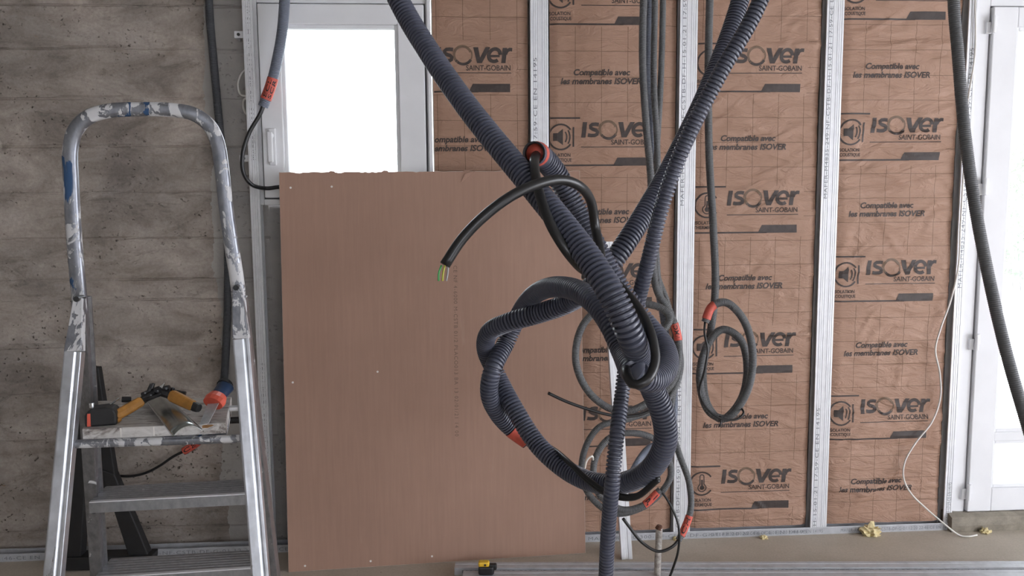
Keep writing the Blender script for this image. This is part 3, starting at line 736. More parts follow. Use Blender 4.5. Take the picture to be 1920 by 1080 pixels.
# patches of loose plaster at the top edge
for px, py in ((622, 322), (722, 321), (875, 320)):
    c = on_board(px, py); MB().hull8([c+Vector((-.018, -.001, -.006)), c+Vector((.014, -.001, -.005)), c+Vector((.010, -.001, .002)), c+Vector((-.006, -.001, .003))],
        [c+Vector((-.016, .004, -.005)), c+Vector((.012, .004, -.005)), c+Vector((.008, .004, .002)), c+Vector((-.006, .004, .003))]).build('paper_burr', 'board', pb)

# ================================================================== LOOSE METAL RAILS
def channel(name, p0, p1, wdir, udir, w_, h_, label, texts=True, th=.0011, group='loose metal rails', cat='rail', mat='galv', tside=-1):
    """U channel from p0 to p1 (centre of its web); the legs point along -udir"""
    p0, p1, a, u = Vector(p0), Vector(p1), Vector(wdir).normalized(), Vector(udir).normalized()
    r = thing(name, label, cat, tuple(p0), group); hw = w_/2
    sec = [(-hw, -h_), (-hw, 0), (-hw*.35, 0), (-hw*.28, -.0015), (hw*.28, -.0015), (hw*.35, 0), (hw, 0), (hw, -h_), (hw-th, -h_), (hw-th, -th), (hw*.35, -th), (hw*.28, -.0015-th), (-hw*.28, -.0015-th), (-hw*.35, -th), (-hw+th, -th), (-hw+th, -h_)]
    mb = MB(); A = [p0+a*x+u*y for x, y in sec]; B = [p1+a*x+u*y for x, y in sec]; n = len(sec)
    f = [(i, (i+1) % n, n+(i+1) % n, n+i) for i in range(n)]
    for e in (0, n):
        for i in range(n//2-1): f.append((e+i, e+i+1, e+n-2-i, e+n-1-i))
    mb.add(A+B, f); body = mb.build('channel', mat, r)
    if texts:
        L = (p1-p0).length; t = (p1-p0).normalized(); s = .03
        while s < L-.2:
            ln = min(.95, L-.02-s)
            v, fq = fit_text('MAFER-R4830-300-NF-CSTB-DF-G-01.12.20 22:46-CE EN 14195', s, s+ln, -h_+h_*.30, h_*.42, 0, 0, 1.15)
            MB().add([p0+t*x+u*y+a*(tside*(hw+.0004)) for x, y in v], fq).build('stencilled_text', 'stud_ink', body, kind='stuff'); s += ln+.12
    return r
# rail leaning behind the tangle
top_ = at_y(1139, 453, 3.085); bot_ = at_z(1176, 1049, .001)
channel('metal_rail', top_, bot_, Vector((1, .03, 0)), Vector((0, -1, .02)), .044, .028, 'short metal rail leaning upright behind the knotted conduits', False)
# bundle on the floor
q0 = at_z(852, 1054, .030); q1 = at_z(1850, 1052, .030); q0.z = q1.z = 0; dr = (q1-q0).normalized(); back = Vector((-dr.y, dr.x, 0))
q0 = q0-back*.098
def onfloor(px, z):
    r = ray(px, 1080); t = (q0-CAM).dot(back)/r.dot(back); p = CAM+r*t; return Vector((p.x, p.y, z))
A0 = onfloor(868, 0); A1 = onfloor(2700, 0); B0 = onfloor(850, 0); UZ = Vector((0, 0, .030))
SHADED = dict(mat='galv_shaded')
channel('metal_rail', A0+UZ, A1+UZ, back, (0, 0, 1), .05, .029, 'front metal rail of the pair lying on the screed floor', **SHADED)
channel('metal_rail', B0+UZ+back*.073, A1+UZ+back*.073, back, (0, 0, 1), .05, .029, 'rear metal rail of the pair lying on the screed floor', **SHADED)
# small tool at the end of the bundle
c = onfloor(912, .0308)+back*.036
ht = thing('hand_tool', 'small yellow and black hand tool lying at the end of the floor rails', 'tool', tuple(c))
def orient(mb_pts, c, ex, ey, ez): return [c+ex*x+ey*y+ez*z for x, y, z in mb_pts]
def obox(mb, c, ex, ey, ez, x0, x1, y0, y1, z0, z1):
    P = [(x0, y0, z0), (x1, y0, z0), (x1, y1, z0), (x0, y1, z0), (x0, y0, z1), (x1, y0, z1), (x1, y1, z1), (x0, y1, z1)]
    return mb.add(orient(P, c, ex, ey, ez), [(0, 3, 2, 1), (4, 5, 6, 7), (0, 1, 5, 4), (1, 2, 6, 5), (2, 3, 7, 6), (3, 0, 4, 7)])
ez = Vector((0, 0, 1))
obox(MB(), c, dr, back, ez, -.030, .030, -.055, -.018, 0, .034).build('body', 'black_pl', ht, bevel=.008)
obox(MB(), c, dr, back, ez, -.030, .012, -.050, -.022, .030, .050).build('casing', 'yellow', ht, bevel=.006)
obox(MB(), c, dr, back, ez, .008, .040, -.048, -.026, .018, .040).build('jaw', 'black_pl', ht, bevel=.005)
obox(MB(), c, dr, back, ez, -.008, .000, -.0515, -.049, .036, .044).build('button', 'black_pl', ht, bevel=.001)

# upright pipe stub in the floor
p = at_z(1232, 1092, 0); tp = at_y(1236, 990, p.y)
st = thing('pipe_stub', 'short plaster-stained pipe standing up from the floor below the coils', 'pipe', tuple(p))
MB().cyl(p, tp, .0125, 16).build('pipe', 'pipe', st, smooth=False); MB().cyl(tp+Vector((-.002, 0, -.004)), tp+Vector((.002, 0, .010)), .0145, 9, .010).build('rusty_end', plain('rust', (.09, .04, .025), .9, 0, .4, 80, .5), st)

# ================================================================== SCRAPS ON THE FLOOR
def scrap(px, py, sx, sy, sz, label, seed):
    c = at_z(px, py, 0); bm = bmesh.new(); bmesh.ops.create_icosphere(bm, subdivisions=3, radius=1)
    for v in bm.verts:
        n_ = 1+.75*noise.noise(v.co*2.3+Vector((seed, 0, 0)))+.35*noise.noise(v.co*6+Vector((0, seed, 0))); v.co = Vector((v.co.x*sx*n_, v.co.y*sy*n_, max(0, (v.co.z+.55)*sz*n_)))
    me = bpy.data.meshes.new('wool_scrap'); bm.to_mesh(me); bm.free(); me.materials.append(M['wool'])
    o = bpy.data.objects.new('wool_scrap', me); COL.objects.link(o); o.location = c; tag(o, label, 'scrap', 'scraps of mineral wool')
scrap(1632, 1003, .038, .03, .026, 'largest torn scrap of yellow mineral wool on the floor', 1.3)
scrap(1432, 1010, .014, .012, .008, 'tiny crumb of yellow mineral wool on the floor below the hanging coil', 4.1)
scrap(1848, 1000, .018, .012, .014, 'small scrap of yellow mineral wool at the white cable end', 7.7)
scrap(1268, 1013, .012, .010, .008, 'crumb of yellow mineral wool near the pipe stub', 2.2)

# ================================================================== BLACK TRIANGULAR TRESTLE
yt = at_z(200, 1068, 0).y
def tp2(px, py): return at_y(px, py, yt)
bt = thing('black_trestle', 'black triangular trestle end standing on the floor behind the stepladder', 'trestle', tuple(tp2(200, 1068)))
def frame_bar(pts, name, d0=0, d1=.05):
    q = [tp2(*p) for p in pts]; MB().hull8([p+Vector((0, d0, 0)) for p in q], [p+Vector((0, d1, 0)) for p in q]).build(name, 'black_pl', bt, bevel=.004)
frame_bar([(150, 690), (172, 690), (150, 1066), (118, 1066)], 'post')
frame_bar([(158, 690), (182, 690), (216, 905), (148, 940)], 'web_plate', .008, .042)
frame_bar([(186, 880), (213, 890), (286, 1062), (246, 1062)], 'brace', .004, .046)
frame_bar([(118, 1044), (286, 1040), (284, 1067), (118, 1068)], 'base_bar', -.01, .06)

# ================================================================== STEPLADDER
LR = Vector((math.cos(.085), math.sin(.085), 0)); LB = Vector((-LR.y, LR.x, 0))     # ladder's right and back directions
lad = thing('stepladder', 'aluminium stepladder spattered with paint, tools on its platform', 'ladder', tuple(at_z(300, 1460, 0)))
loop_pts = [at_d(152, 585, 1.945), at_d(146, 530, 1.925), at_d(138, 430, 1.91), at_d(133, 335, 1.90), at_d(132, 280, 1.895), at_d(141, 245, 1.89), at_d(167, 219, 1.89), at_d(210, 207, 1.895), at_d(260, 205, 1.905), at_d(318, 206, 1.915),
            at_d(363, 214, 1.925), at_d(392, 235, 1.935), at_d(407, 265, 1.94), at_d(415, 310, 1.945), at_d(424, 390, 1.955), at_d(434, 460, 1.965), at_d(445, 530, 1.98), at_d(450, 585, 1.995)]
pth = Path(loop_pts, .012)
# flattened oval tube: width in the loop's plane, thin across it
Vv = []; Ff = []; nS = 20
pn = (loop_pts[4]-loop_pts[13]).cross(loop_pts[8]-loop_pts[4]).normalized()
for i in range(len(pth.s)):
    t = Vector(pth.T[i]); a = t.cross(pn).normalized(); b = t.cross(a).normalized(); c_ = Vector(pth.C[i])
    for j in range(nS):
        th = 2*math.pi*j/nS; cx, sy_ = math.cos(th), math.sin(th)
        ex = math.copysign(abs(cx)**.7, cx)*.0175; ey = math.copysign(abs(sy_)**.8, sy_)*.0125
        Vv.append(tuple(c_+a*ex+b*ey))
for i in range(len(pth.s)-1):
    for j in range(nS): Ff.append((i*nS+j, i*nS+(j+1) % nS, (i+1)*nS+(j+1) % nS, (i+1)*nS+j))
mesh_np('handrail_loop', np.array(Vv), Ff, 'ladder', lad)
def to_floor(a, b):
    t = (0.012-b.z)/(b.z-a.z); return b+(b-a)*t
leg_sect = [(-.5, -.5), (.5, -.5), (.5, .5), (.34, .5), (.30, .36), (-.02, .36), (-.06, .5), (-.5, .5)]
LEGS = [(-.5, -.5), (.5, -.5), (.5, .5), (.30, .5), (.27, .38), (.16, .38), (.12, .5), (-.42, .5), (-.5, .40)]
legs = {}
for k, (pa, pb_) in enumerate(((at_d(147, 582, 1.905), at_d(100, 1090, 1.83)), (at_d(447, 560, 1.965), at_d(490, 1090, 1.885)))):
    e = to_floor(pa, pb_); legs[k] = (pa, e)
    mb = MB(); up = pa+(pa-e).normalized()*.03
    mid = pa+(e-pa)*.085
    mb.beam(mid, e, .041, .026, LR, LEGS)
    # flattened, tapering top end that is bolted to the loop
    t = (e-pa).normalized(); b_ = t.cross(LR).normalized()
    mb2 = MB(); mb2.hull8([up+LR*x*.022+b_*y*.02 for x, y in ((-.5, -.5), (.5, -.5), (.5, .5), (-.5, .5))], [mid+LR*x*.041+b_*y*.026 for x, y in ((-.5, -.5), (.5, -.5), (.5, .5), (-.5, .5))])
    mb2.build('leg_end', 'ladder', lad, bevel=.002)
    mb.build('support_leg', 'silver', lad, bevel=.002)
    MB().cyl(up-LB*.020, up+LB*.022, .007, 12).build('pivot_bolt', 'darkmetal', lad)
    obox(MB(), e, LR, LB, ez, -.028, .028, -.018, .018, -.011, .03).build('foot', 'black_pl', lad, bevel=.004)
rails = {}
for k, (pa, pb_) in enumerate(((at_d(153, 560, 1.945), at_d(187, 1085, 2.20)), (at_d(449, 560, 2.0), at_d(513, 1085, 2.27)))):
    e = to_floor(pa, pb_); rails[k] = (pa, e)
    MB().beam(pa, e, .032, .050, LR, [(-.5, -.5), (.5, -.5), (.5, -.35), (.3, -.3), (.3, .3), (.5, .35), (.5, .5), (-.5, .5)] if k == 0 else None).build('step_rail', 'rail', lad, bevel=.0015)
    obox(MB(), e, LR, LB, ez, -.024, .024, -.030, .030, -.011, .03).build('foot', 'black_pl', lad, bevel=.004)
def rail_at(k, z):
    a, b = rails[k]; return a+(b-a)*((z-a.z)/(b.z-a.z))
def leg_at(k, z):
    a, b = legs[k]; return a+(b-a)*((z-a.z)/(b.z-a.z))
z1 = at_d(190, 936, 2.09).z; z2 = at_d(200, 1074, 2.17).z; z3 = z2-(z1-z2)
for z in (z1, z2, z3):
    if z < .08: continue
    a, b = rail_at(0, z), rail_at(1, z)
    mb = MB(); ex = (b-a).normalized(); ey = Vector((-ex.y, ex.x, 0)).normalized(); L = (b-a).length
    sec = [(-.062, -.026), (-.062, .0), (-.056, .004), (-.046, .002)]
    top = [(-.062, .001), (-.056, .005)]
    for g in range(7): top += [(-.05+g*.016, .005), (-.05+g*.016+.008, .005), (-.05+g*.016+.009, .0035), (-.05+g*.016+.015, .0035)]
    top += [(.062, .003), (.062, -.022), (.058, -.022), (.058, -.001), (-.058, -.001), (-.058, -.026), (-.062, -.026)]
    n_ = len(top); A = [a+ex*.010+ey*y+ez*q for y, q in top]; B = [b-ex*.010+ey*y+ez*q for y, q in top]
    mb.hull8(A, B); st_ = mb.build('step', 'step', lad)
    n0, n1 = a+ex*.012-ey*.0585+ez*.0045, b-ex*.012-ey*.0585+ez*.0045
    MB().beam(n0, n1, .012, .003, ey).build('worn_nosing', 'galv', st_)
    for pt, sgn in ((a, 1), (b, -1)):
        obox(MB(), pt+ex*sgn*.018, ex, ey, ez, -.004, .004, -.055, .05, -.030, .0).build('step_bracket', 'darkmetal', lad)
# bar that carries the platform on the support legs
zb_ = at_d(300, 828, 1.90).z
ba, bb2 = at_d(128, 833, 1.875), at_d(462, 822, 1.935)
MB().cyl(ba, bb2, .0105, 14).build('platform_bar', 'ladder', lad, smooth=False)
zp = at_d(290, 799, 1.905).z
fl_, fr_, brk, blk = at_z(154, 805, zp), at_z(423, 793, zp), at_z(434, 744, zp), at_z(176, 752, zp)
thp = .027
# ladder's own platform plate under the plank
pl = MB().hull8([fl_+LB*.01-ez*(thp+.010), fr_+LB*.01-ez*(thp+.010), brk-ez*(thp+.010), blk-ez*(thp+.010)], [fl_+LB*.01-ez*(thp+.001), fr_+LB*.01-ez*(thp+.001), brk-ez*(thp+.001), blk-ez*(thp+.001)])
pl.build('platform_plate', 'ladder', lad)
MB().cyl(rail_at(0, zp-.04), rail_at(1, zp-.04), .009, 12).build('platform_pivot_rod', 'darkmetal', lad)
rb_ = at_d(448, 752, 2.16); MB().cyl(rail_at(1, zp-.005)-LR*.06, rail_at(1, zp-.005), .008, 10).build('hinge_pin', 'galv', lad)
pk = thing('wooden_plank', 'plaster-covered wooden plank lying on the stepladder platform', 'plank', tuple((fl_+fr_+brk+blk)/4-ez*thp))
MB().hull8([q-ez*thp for q in (fl_, fr_, brk, blk)], [fl_, fr_, brk, blk]).build('board', 'plank', pk, bevel=.0015)
for a_, w_ in ((at_z(227, 801, zp), .004), (at_z(288, 799, zp), .003)):
    f_ = a_-LB*.0; d_ = (fr_-fl_).normalized(); s_ = fl_+d_*((f_-fl_).dot(d_)); nb = Vector((d_.y, -d_.x, 0))
    obox(MB(), s_, d_, -nb, ez, -w_/2, w_/2, -.0008, .0004, -thp+.003, -.001).build('plaster_drip', 'gyp_white', pk)
sp = at_z(388, 800, zp); sm = MB(); sm.add([sp+Vector((math.cos(t)*.012*(1+.3*math.sin(3*t)), math.sin(t)*.02*(1+.3*math.cos(2*t)), .0006)) for t in np.linspace(0, 6, 14)], [tuple(range(14))])
sm.build('ochre_stain', plain('ochre_paint', (.42, .2, .05), .7, 0, .4, 90), pk)

# tools on the plank ------------------------------------------------
# tape measure
c = at_z(189, 800, zp)+ez*.0005
tm = thing('tape_measure', 'black tape measure with a red edge stripe on the plank', 'tape measure', tuple(c))
ex = Vector((.98, .2, 0)).normalized(); ey = Vector((-ex.y, ex.x, 0))
oct_ = [(-.036, 0), (.036, 0), (.036, .030), (.030, .042), (.010, .046), (-.022, .044), (-.036, .030)]
MB().hull8([c+ex*x+ez*z for x, z in oct_], [c+ex*x+ez*z+ey*.05 for x, z in oct_]).build('case', 'black_pl', tm, bevel=.005)
MB().hull8([c+ex*x+ez*z-ey*.0015 for x, z in ((-.030, .002), (-.022, .002), (-.021, .034), (-.028, .034))], [c+ex*x+ez*z+ey*.002 for x, z in ((-.030, .002), (-.022, .002), (-.021, .034), (-.028, .034))]).build('stripe', 'redpl', tm)
MB().cyl(c+ex*(-.022)+ey*.02+ez*.044, c+ex*(-.022)+ey*.02+ez*.056, .006, 10).build('button', 'steel', tm)
MB().cyl(c+ex*(-.034)+ey*.04+ez*.012, c+ex*.036+ey*.045+ez*.058, .0025, 8).build('belt_clip', 'steel', tm)
# crimping pliers with two amber handles
g = at_z(300, 775, zp)
def gp(px, py, d): return at_d(px, py, d)
cp = thing('crimping_pliers', 'black profile crimping pliers with two amber grips on the plank', 'pliers', tuple(g))
def grip(p0, p1, w0, w1, name, mat):
    mb = MB(); t = (p1-p0).normalized(); a = FWD-t*FWD.dot(t); a = a.normalized(); b = t.cross(a); n = 10; sec = [(math.copysign(abs(math.cos(q))**.55, math.cos(q)), math.copysign(abs(math.sin(q))**.55, math.sin(q))) for q in np.linspace(0, 2*math.pi, n, endpoint=False)]
    loops = []
    for s_, w_ in ((0, w0*.8), (.06, w0), (.5, (w0+w1)/2*1.05), (.94, w1), (1, w1*.75)):
        c_ = p0+(p1-p0)*s_; loops.append([c_+a*x*.010+b*y*w_ for x, y in sec])
    for i in range(4):
        for l in (0,): mb.add(loops[i]+loops[i+1], [(j, (j+1) % n, n+(j+1) % n, n+j) for j in range(n)])
    mb.add(loops[0], [tuple(range(n))]); mb.add(loops[-1], [tuple(range(n))])
    return mb.build(name, mat, cp, bevel=0, smooth=False)
grip(gp(266, 752, 1.98), gp(217, 780, 1.93), .013, .013, 'grip', 'handle_yellow')
grip(gp(321, 741, 1.98), gp(364, 762, 1.95), .015, .013, 'grip', 'handle_yellow')
grip(gp(362, 761, 1.952), gp(373, 766, 1.945), .0115, .010, 'grip_end', 'black_pl')
grip(gp(224, 783, 1.937), gp(217, 789, 1.93), .008, .007, 'grip_end', 'handle_yellow')
mb = MB()
for a_, b_, r_ in (((262, 754, 1.985), (292, 735, 2.0), .011), ((324, 742, 1.985), (292, 733, 2.0), .012), ((280, 733, 2.0), (285, 720, 2.0), .007), ((300, 731, 2.0), (318, 727, 2.0), .009), ((268, 742, 2.01), (300, 728, 2.01), .009),
                   ((285, 728, 1.99), (288, 719, 1.99), .005), ((322, 735, 2.01), (325, 727, 2.01), .006), ((326, 735, 2.02), (348, 738, 2.02), .007), ((268, 752, 1.98), (304, 738, 1.985), .006)):
    mb.cyl(gp(*a_), gp(*b_), r_, 8, r_*.8)
mb.build('linkage', 'darkmetal', cp)
for px, py in ((283, 741), (296, 733), (312, 729), (272, 737)): MB().cyl(gp(px, py, 1.975), gp(px, py, 1.992), .0022, 9).build('rivet', 'darkmetal', cp)
MB().cyl(gp(303, 726, 1.985), gp(309, 717, 1.985), .006, 4, .0005).build('jaw_tip', 'steel', cp)
grip(gp(228, 749, 2.03), gp(246, 749, 2.04), .007, .007, 'lever_end', 'black_pl')
# shiny curved metal offcut
a0, a1 = at_z(292, 757, zp), at_z(348, 812, zp); ax = (a1-a0); ax.z = 0; L = ax.length; ax.normalize(); sd = Vector((-ax.y, ax.x, 0))
if sd.x < 0: sd = -sd
ga = thing('metal_gutter_offcut', 'shiny curved metal channel offcut lying across the plank', 'offcut', tuple(a0))
V_ = []; F_ = []; na = 14; hw0 = .030
for i, s_ in enumerate(np.linspace(-.01, L+.028, 10)):
    hw = .027+.007*s_/L
    for j in range(na+1):
        q = (j/na-.5)*2; V_.append(a0+ax*s_+sd*(q*hw)+ez*(.004+.020*(1-q*q) + (.012*(1-max(0, s_)/L))))
for i in range(9):
    for j in range(na): F_.append((i*(na+1)+j, i*(na+1)+j+1, (i+1)*(na+1)+j+1, (i+1)*(na+1)+j))
o = MB().add(V_, F_).build('curved_sheet', plain('smudged_steel', (.42, .45, .44), .25, 1.0, .3, 14), ga, smooth=True)
md = o.modifiers.new('thickness', 'SOLIDIFY'); md.thickness = .0012; md.offset = -1
for q in (-.97, .97):
    mb = MB(); mb.beam(a0+ax*(-.01)+sd*(q*.027)+ez*.0172, a0+ax*(L+.02)+sd*(q*.034)+ez*.0052, .004, .004, sd); mb.build('folded_edge', 'steel', ga)
# putty knife
kn = thing('plasterboard_knife', 'knife with dark blue handle, coral red guard and steel blade on the plank', 'knife', tuple(at_z(400, 785, zp)))
k0, k1, k2, k3 = at_z(382, 797, zp)+ez*.002, at_d(401, 754, 2.00), at_d(408, 744, 2.02), at_d(424, 724, 2.06)
t = (k1-k0).normalized(); s_ = t.cross(FWD).normalized(); nn = s_.cross(t).normalized()
MB().hull8([k0-s_*.012, k0+s_*.012, k0+s_*.012+nn*.0015, k0-s_*.012+nn*.0015], [k1-s_*.016, k1+s_*.016, k1+s_*.016+nn*.0015, k1-s_*.016+nn*.0015]).build('blade', plain('scuffed_blade_steel', (.62, .64, .66), .4, .35, .15, 60), kn)
t2 = (k3-k2).normalized(); s2 = t2.cross(FWD).normalized(); n2 = s2.cross(t2)
mb = MB(); n = 16
for (pa, ra, pb2, rb2) in ((k1-t2*.006, .026, k1+t2*.008, .028), (k1+t2*.008, .028, k2+t2*.004, .023)):
    A = [pa+(s2*math.cos(q)*ra+n2*math.sin(q)*ra*.7) for q in np.linspace(0, 2*math.pi, n, endpoint=False)]; B = [pb2+(s2*math.cos(q)*rb2+n2*math.sin(q)*rb2*.7) for q in np.linspace(0, 2*math.pi, n, endpoint=False)]; mb.hull8(A, B)
mb.build('guard', 'redpl', kn)
mb = MB(); rs = [.0195, .0205, .0205, .021, .022, .0225, .019]; ps = [k2+(k3-k2)*q for q in (0, .2, .4, .6, .8, .95, 1.05)]
for i in range(6):
    A = [ps[i]+(s2*math.cos(q)*rs[i]+n2*math.sin(q)*rs[i]*.8) for q in np.linspace(0, 2*math.pi, n, endpoint=False)]; B = [ps[i+1]+(s2*math.cos(q)*rs[i+1]+n2*math.sin(q)*rs[i+1]*.8) for q in np.linspace(0, 2*math.pi, n, endpoint=False)]
    mb.add(A+B, [(j, (j+1) % n, n+(j+1) % n, n+j) for j in range(n)])
mb.add(B, [tuple(range(n))]); mb.build('handle', 'blue', kn, smooth=True)
cE = ps[-1]; MB().cyl(cE-t2*.006+s2*.004, cE+t2*.004+s2*.004, .021, 14).build('pommel', 'black_pl', kn)

# ================================================================== CONDUITS AND CABLES
def D(pts): return [at_d(*p) for p in pts]
def up_to_ceiling(p, dx=0, dy=0, k=.55):
    """points that carry a conduit from p up to the ceiling"""
    p = Vector(p); top = Vector((p.x+dx, p.y+dy, CEIL-.03)); return [top, top.lerp(p, .45)+Vector((-dx*.08, 0, 0))]
# thick knotted conduit: ceiling -> diagonal -> loop -> back up to the ceiling
X = D([(745, -5, 1.28), (800, 90, 1.24), (880, 205, 1.17), (1000, 352, 1.08), (1100, 478, 1.01), (1150, 558, .98), (1183, 630, .985), (1202, 680, 1.055), (1222, 725, 1.12), (1243, 778, 1.15), (1247, 830, 1.18), (1215, 884, 1.24), (1150, 908, 1.32), (1080, 892, 1.40), (1012, 838, 1.46), (962, 762, 1.50),
       (930, 700, 1.54), (911, 655, 1.51), (919, 622, 1.46), (955, 604, 1.42), (1010, 588, 1.39), (1065, 568, 1.35), (1115, 532, 1.29), (1160, 475, 1.28), (1210, 397, 1.32), (1265, 298, 1.40), (1330, 160, 1.48), (1388, 0, 1.54)])
Xp = up_to_ceiling(X[0], -.42, .05)+X+up_to_ceiling(X[-1], .22, .05)[::-1]
tx = thing('corrugated_conduit', 'thick blue-grey corrugated conduit crossing diagonally and knotted into a big loop', 'conduit', tuple(Xp[0]), 'conduits hanging from the ceiling')
px_, _ = corrugated('conduit_tube', Xp, .0360, .0068, 'conduit', tx, 22)
# second thick conduit in the knot, its open mouth at the upper end
Y = D([(1001, 287, 1.115), (1012, 291, 1.14), (1040, 322, 1.18), (1082, 395, 1.20), (1122, 472, 1.19), (1165, 548, 1.18), (1208, 605, 1.175), (1243, 650, 1.14), (1248, 690, 1.085), (1222, 712, 1.03), (1192, 700, 1.005), (1170, 660, 1.07), (1148, 612, 1.10), (1120, 572, 1.14), (1085, 546, 1.20), (1038, 538, 1.29),
       (998, 556, 1.40), (970, 596, 1.50), (950, 640, 1.51), (924, 692, 1.475), (917, 735, 1.49), (930, 770, 1.52), (955, 800, 1.545), (990, 826, 1.55)])
ty = thing('corrugated_conduit', 'thick corrugated conduit with an open red-banded mouth tied into the knot', 'conduit', tuple(Y[0]), 'conduits hanging from the ceiling')
py_, yo = corrugated('conduit_tube', Y, .0350, .0066, 'conduit', ty, 22, open_end='start')
wrap_tape(py_, .008, .020, .0178, ty); wrap_tape(py_, py_.L-.042, py_.L-.003, .0181, ty)
for k in range(2):
    o_ = .006*k
    cable('cable', D([(980, 818+4*k, 1.545), (1010, 828+4*k, 1.52), (1040, 843+4*k, 1.45), (1072, 870+3*k, 1.375), (1105, 900+5*k, 1.335), (1140, 922+6*k, 1.30), (1190, 930+4*k, 1.26), (1235, 895+5*k, 1.22)]), .008, 'black', ty)
# conduit dropping to the floor in front of the loop
Z = D([(1428, -5, 1.12), (1350, 138, 1.13), (1287, 262, 1.15), (1243, 380, 1.17), (1214, 495, 1.20), (1194, 575, 1.23), (1178, 645, 1.245), (1166, 740, 1.235), (1155, 830, 1.20), (1148, 905, 1.19), (1141, 985, 1.22), (1136, 1080, 1.26), (1130, 1250, 1.32)])
Zp = up_to_ceiling(Z[0], .30, .05)+Z+[Vector((Z[-1].x, Z[-1].y+.03, .25)), Vector((Z[-1].x+.02, Z[-1].y+.05, .004))]
tz = thing('corrugated_conduit', 'corrugated conduit slanting from upper right then dropping straight to the floor', 'conduit', tuple(Zp[-1]), 'conduits hanging from the ceiling')
corrugated('conduit_tube', Zp, .0240, .0062, 'conduit', tz, 18)
# heavy black cable from the open mouth
K = D([(1026, 305, 1.17), (1008, 291, 1.135), (1002, 305, 1.085), (1006, 340, 1.048), (1018, 385, 1.033), (1038, 432, 1.018), (1068, 478, 1.018), (1098, 508, 1.045), (1122, 512, 1.065), (1126, 480, 1.10), (1116, 425, 1.125), (1108, 378, 1.10), (1085, 348, 1.055), (1050, 337, 1.03), (1005, 346, 1.01),
       (955, 370, .995), (905, 408, .985), (865, 450, .98), (834, 497, .975)])
tk = thing('power_cable', 'heavy black cable curling out of the conduit mouth, bare wires at its tip', 'cable', tuple(K[-1]))
kp, ko = cable('sheath', K, .0138, 'black', tk, 14)
e = K[-1]
for mt, dx in (('green', -.004), ('yellow_wire', 0), ('grey_wire', .004)):
    cable('wire', [e+RGT*dx, e+RGT*(dx*1.4-.002)-UPV*.010, e+RGT*(dx*1.2-.003)-UPV*.020], .0026, mt, tk, 6, .004)
# black cable bound round the knot
Bk = D([(1128, 505, 1.095), (1165, 540, 1.045), (1200, 582, 1.01), (1222, 630, .985), (1229, 675, .975), (1213, 712, .96), (1190, 722, .96), (1177, 708, .972), (1174, 692, .99)])
tb = thing('binding_cable', 'black cable wrapped round the knot of thick conduits', 'cable', tuple(Bk[4])); cable('sheath', Bk, .0125, 'black', tb, 12)

# three grey conduits hanging by the wall and their coils
def hang(label, pts, dia, mat, pitch=.0045):
    p = D(pts); P = up_to_ceiling(p[0], random.uniform(-.03, .03), .0)+p
    t_ = thing('hanging_conduit', label, 'conduit', tuple(P[0]), 'conduits hanging from the ceiling')
    return t_, corrugated('conduit_tube', P, dia, pitch, mat, t_, 12, .08)[0]
t1, p1 = hang('grey hanging conduit with the upper wide coil, left of its three neighbours', [(1207, -5, 2.50), (1205, 120, 2.50), (1212, 240, 2.50), (1220, 330, 2.50), (1224, 480, 2.50), (1232, 545, 2.50), (1256, 585, 2.50), (1273, 650, 2.50), (1262, 715, 2.48), (1220, 752, 2.46), (1165, 772, 2.45), (1110, 742, 2.45),
        (1080, 680, 2.45), (1092, 612, 2.45), (1135, 572, 2.45), (1190, 568, 2.44), (1240, 578, 2.43), (1256, 596, 2.42), (1240, 624, 2.41), (1212, 650, 2.40)], .024, 'conduit_lt')
s_ = p1.near(at_d(1268, 622, 2.50)); wrap_tape(p1, s_-.028, s_+.028, .0132, t1, 'VMC', .014, flip=True)
cable('cable', D([(1028, 737, 2.36), (1062, 753, 2.37), (1105, 768, 2.38), (1150, 779, 2.39), (1195, 779, 2.40), (1225, 768, 2.41)]), .0095, 'black', t1)
t2, p2 = hang('grey hanging conduit ending in the lower double coil', [(1228, -5, 2.54), (1226, 150, 2.54), (1233, 300, 2.55), (1231, 480, 2.56), (1240, 560, 2.56), (1262, 612, 2.56), (1276, 690, 2.56), (1245, 758, 2.53), (1180, 785, 2.50), (1122, 802, 2.48), (1092, 860, 2.46), (1100, 920, 2.45), (1150, 962, 2.44), (1215, 945, 2.43), (1258, 890, 2.43),
        (1235, 830, 2.42), (1190, 812, 2.41), (1142, 822, 2.40), (1114, 868, 2.39), (1122, 925, 2.38), (1165, 955, 2.37), (1205, 948, 2.37), (1238, 918, 2.37)], .021, 'conduit_lt')
s_ = p2.near(at_d(1222, 935, 2.37)); wrap_tape(p2, s_-.030, s_+.026, .0118, t2, 'PL', .014)
cable('cable', D([(1238, 918, 2.37), (1256, 945, 2.36), (1272, 985, 2.35), (1272, 1030, 2.35), (1262, 1065, 2.36), (1250, 1095, 2.37)]), .0075, 'black', t2)
t3, p3 = hang('grey hanging conduit swinging out to the lower right, red tag at its end', [(1243, -5, 2.58), (1239, 150, 2.58), (1230, 320, 2.59), (1229, 500, 2.60), (1252, 570, 2.60), (1268, 640, 2.60), (1265, 720, 2.58), (1256, 790, 2.56), (1273, 850, 2.50), (1292, 905, 2.48), (1295, 955, 2.47), (1283, 992, 2.46), (1272, 1013, 2.45)], .021, 'conduit_lt')
wrap_tape(p3, p3.L-.085, p3.L-.018, .0118, t3, 'CH', .013, flip=True)
cable('cable', D([(1274, 1010, 2.45), (1262, 1024, 2.44), (1235, 1034, 2.43), (1205, 1018, 2.43), (1180, 988, 2.43), (1168, 972, 2.43)]), .010, 'black', t3)
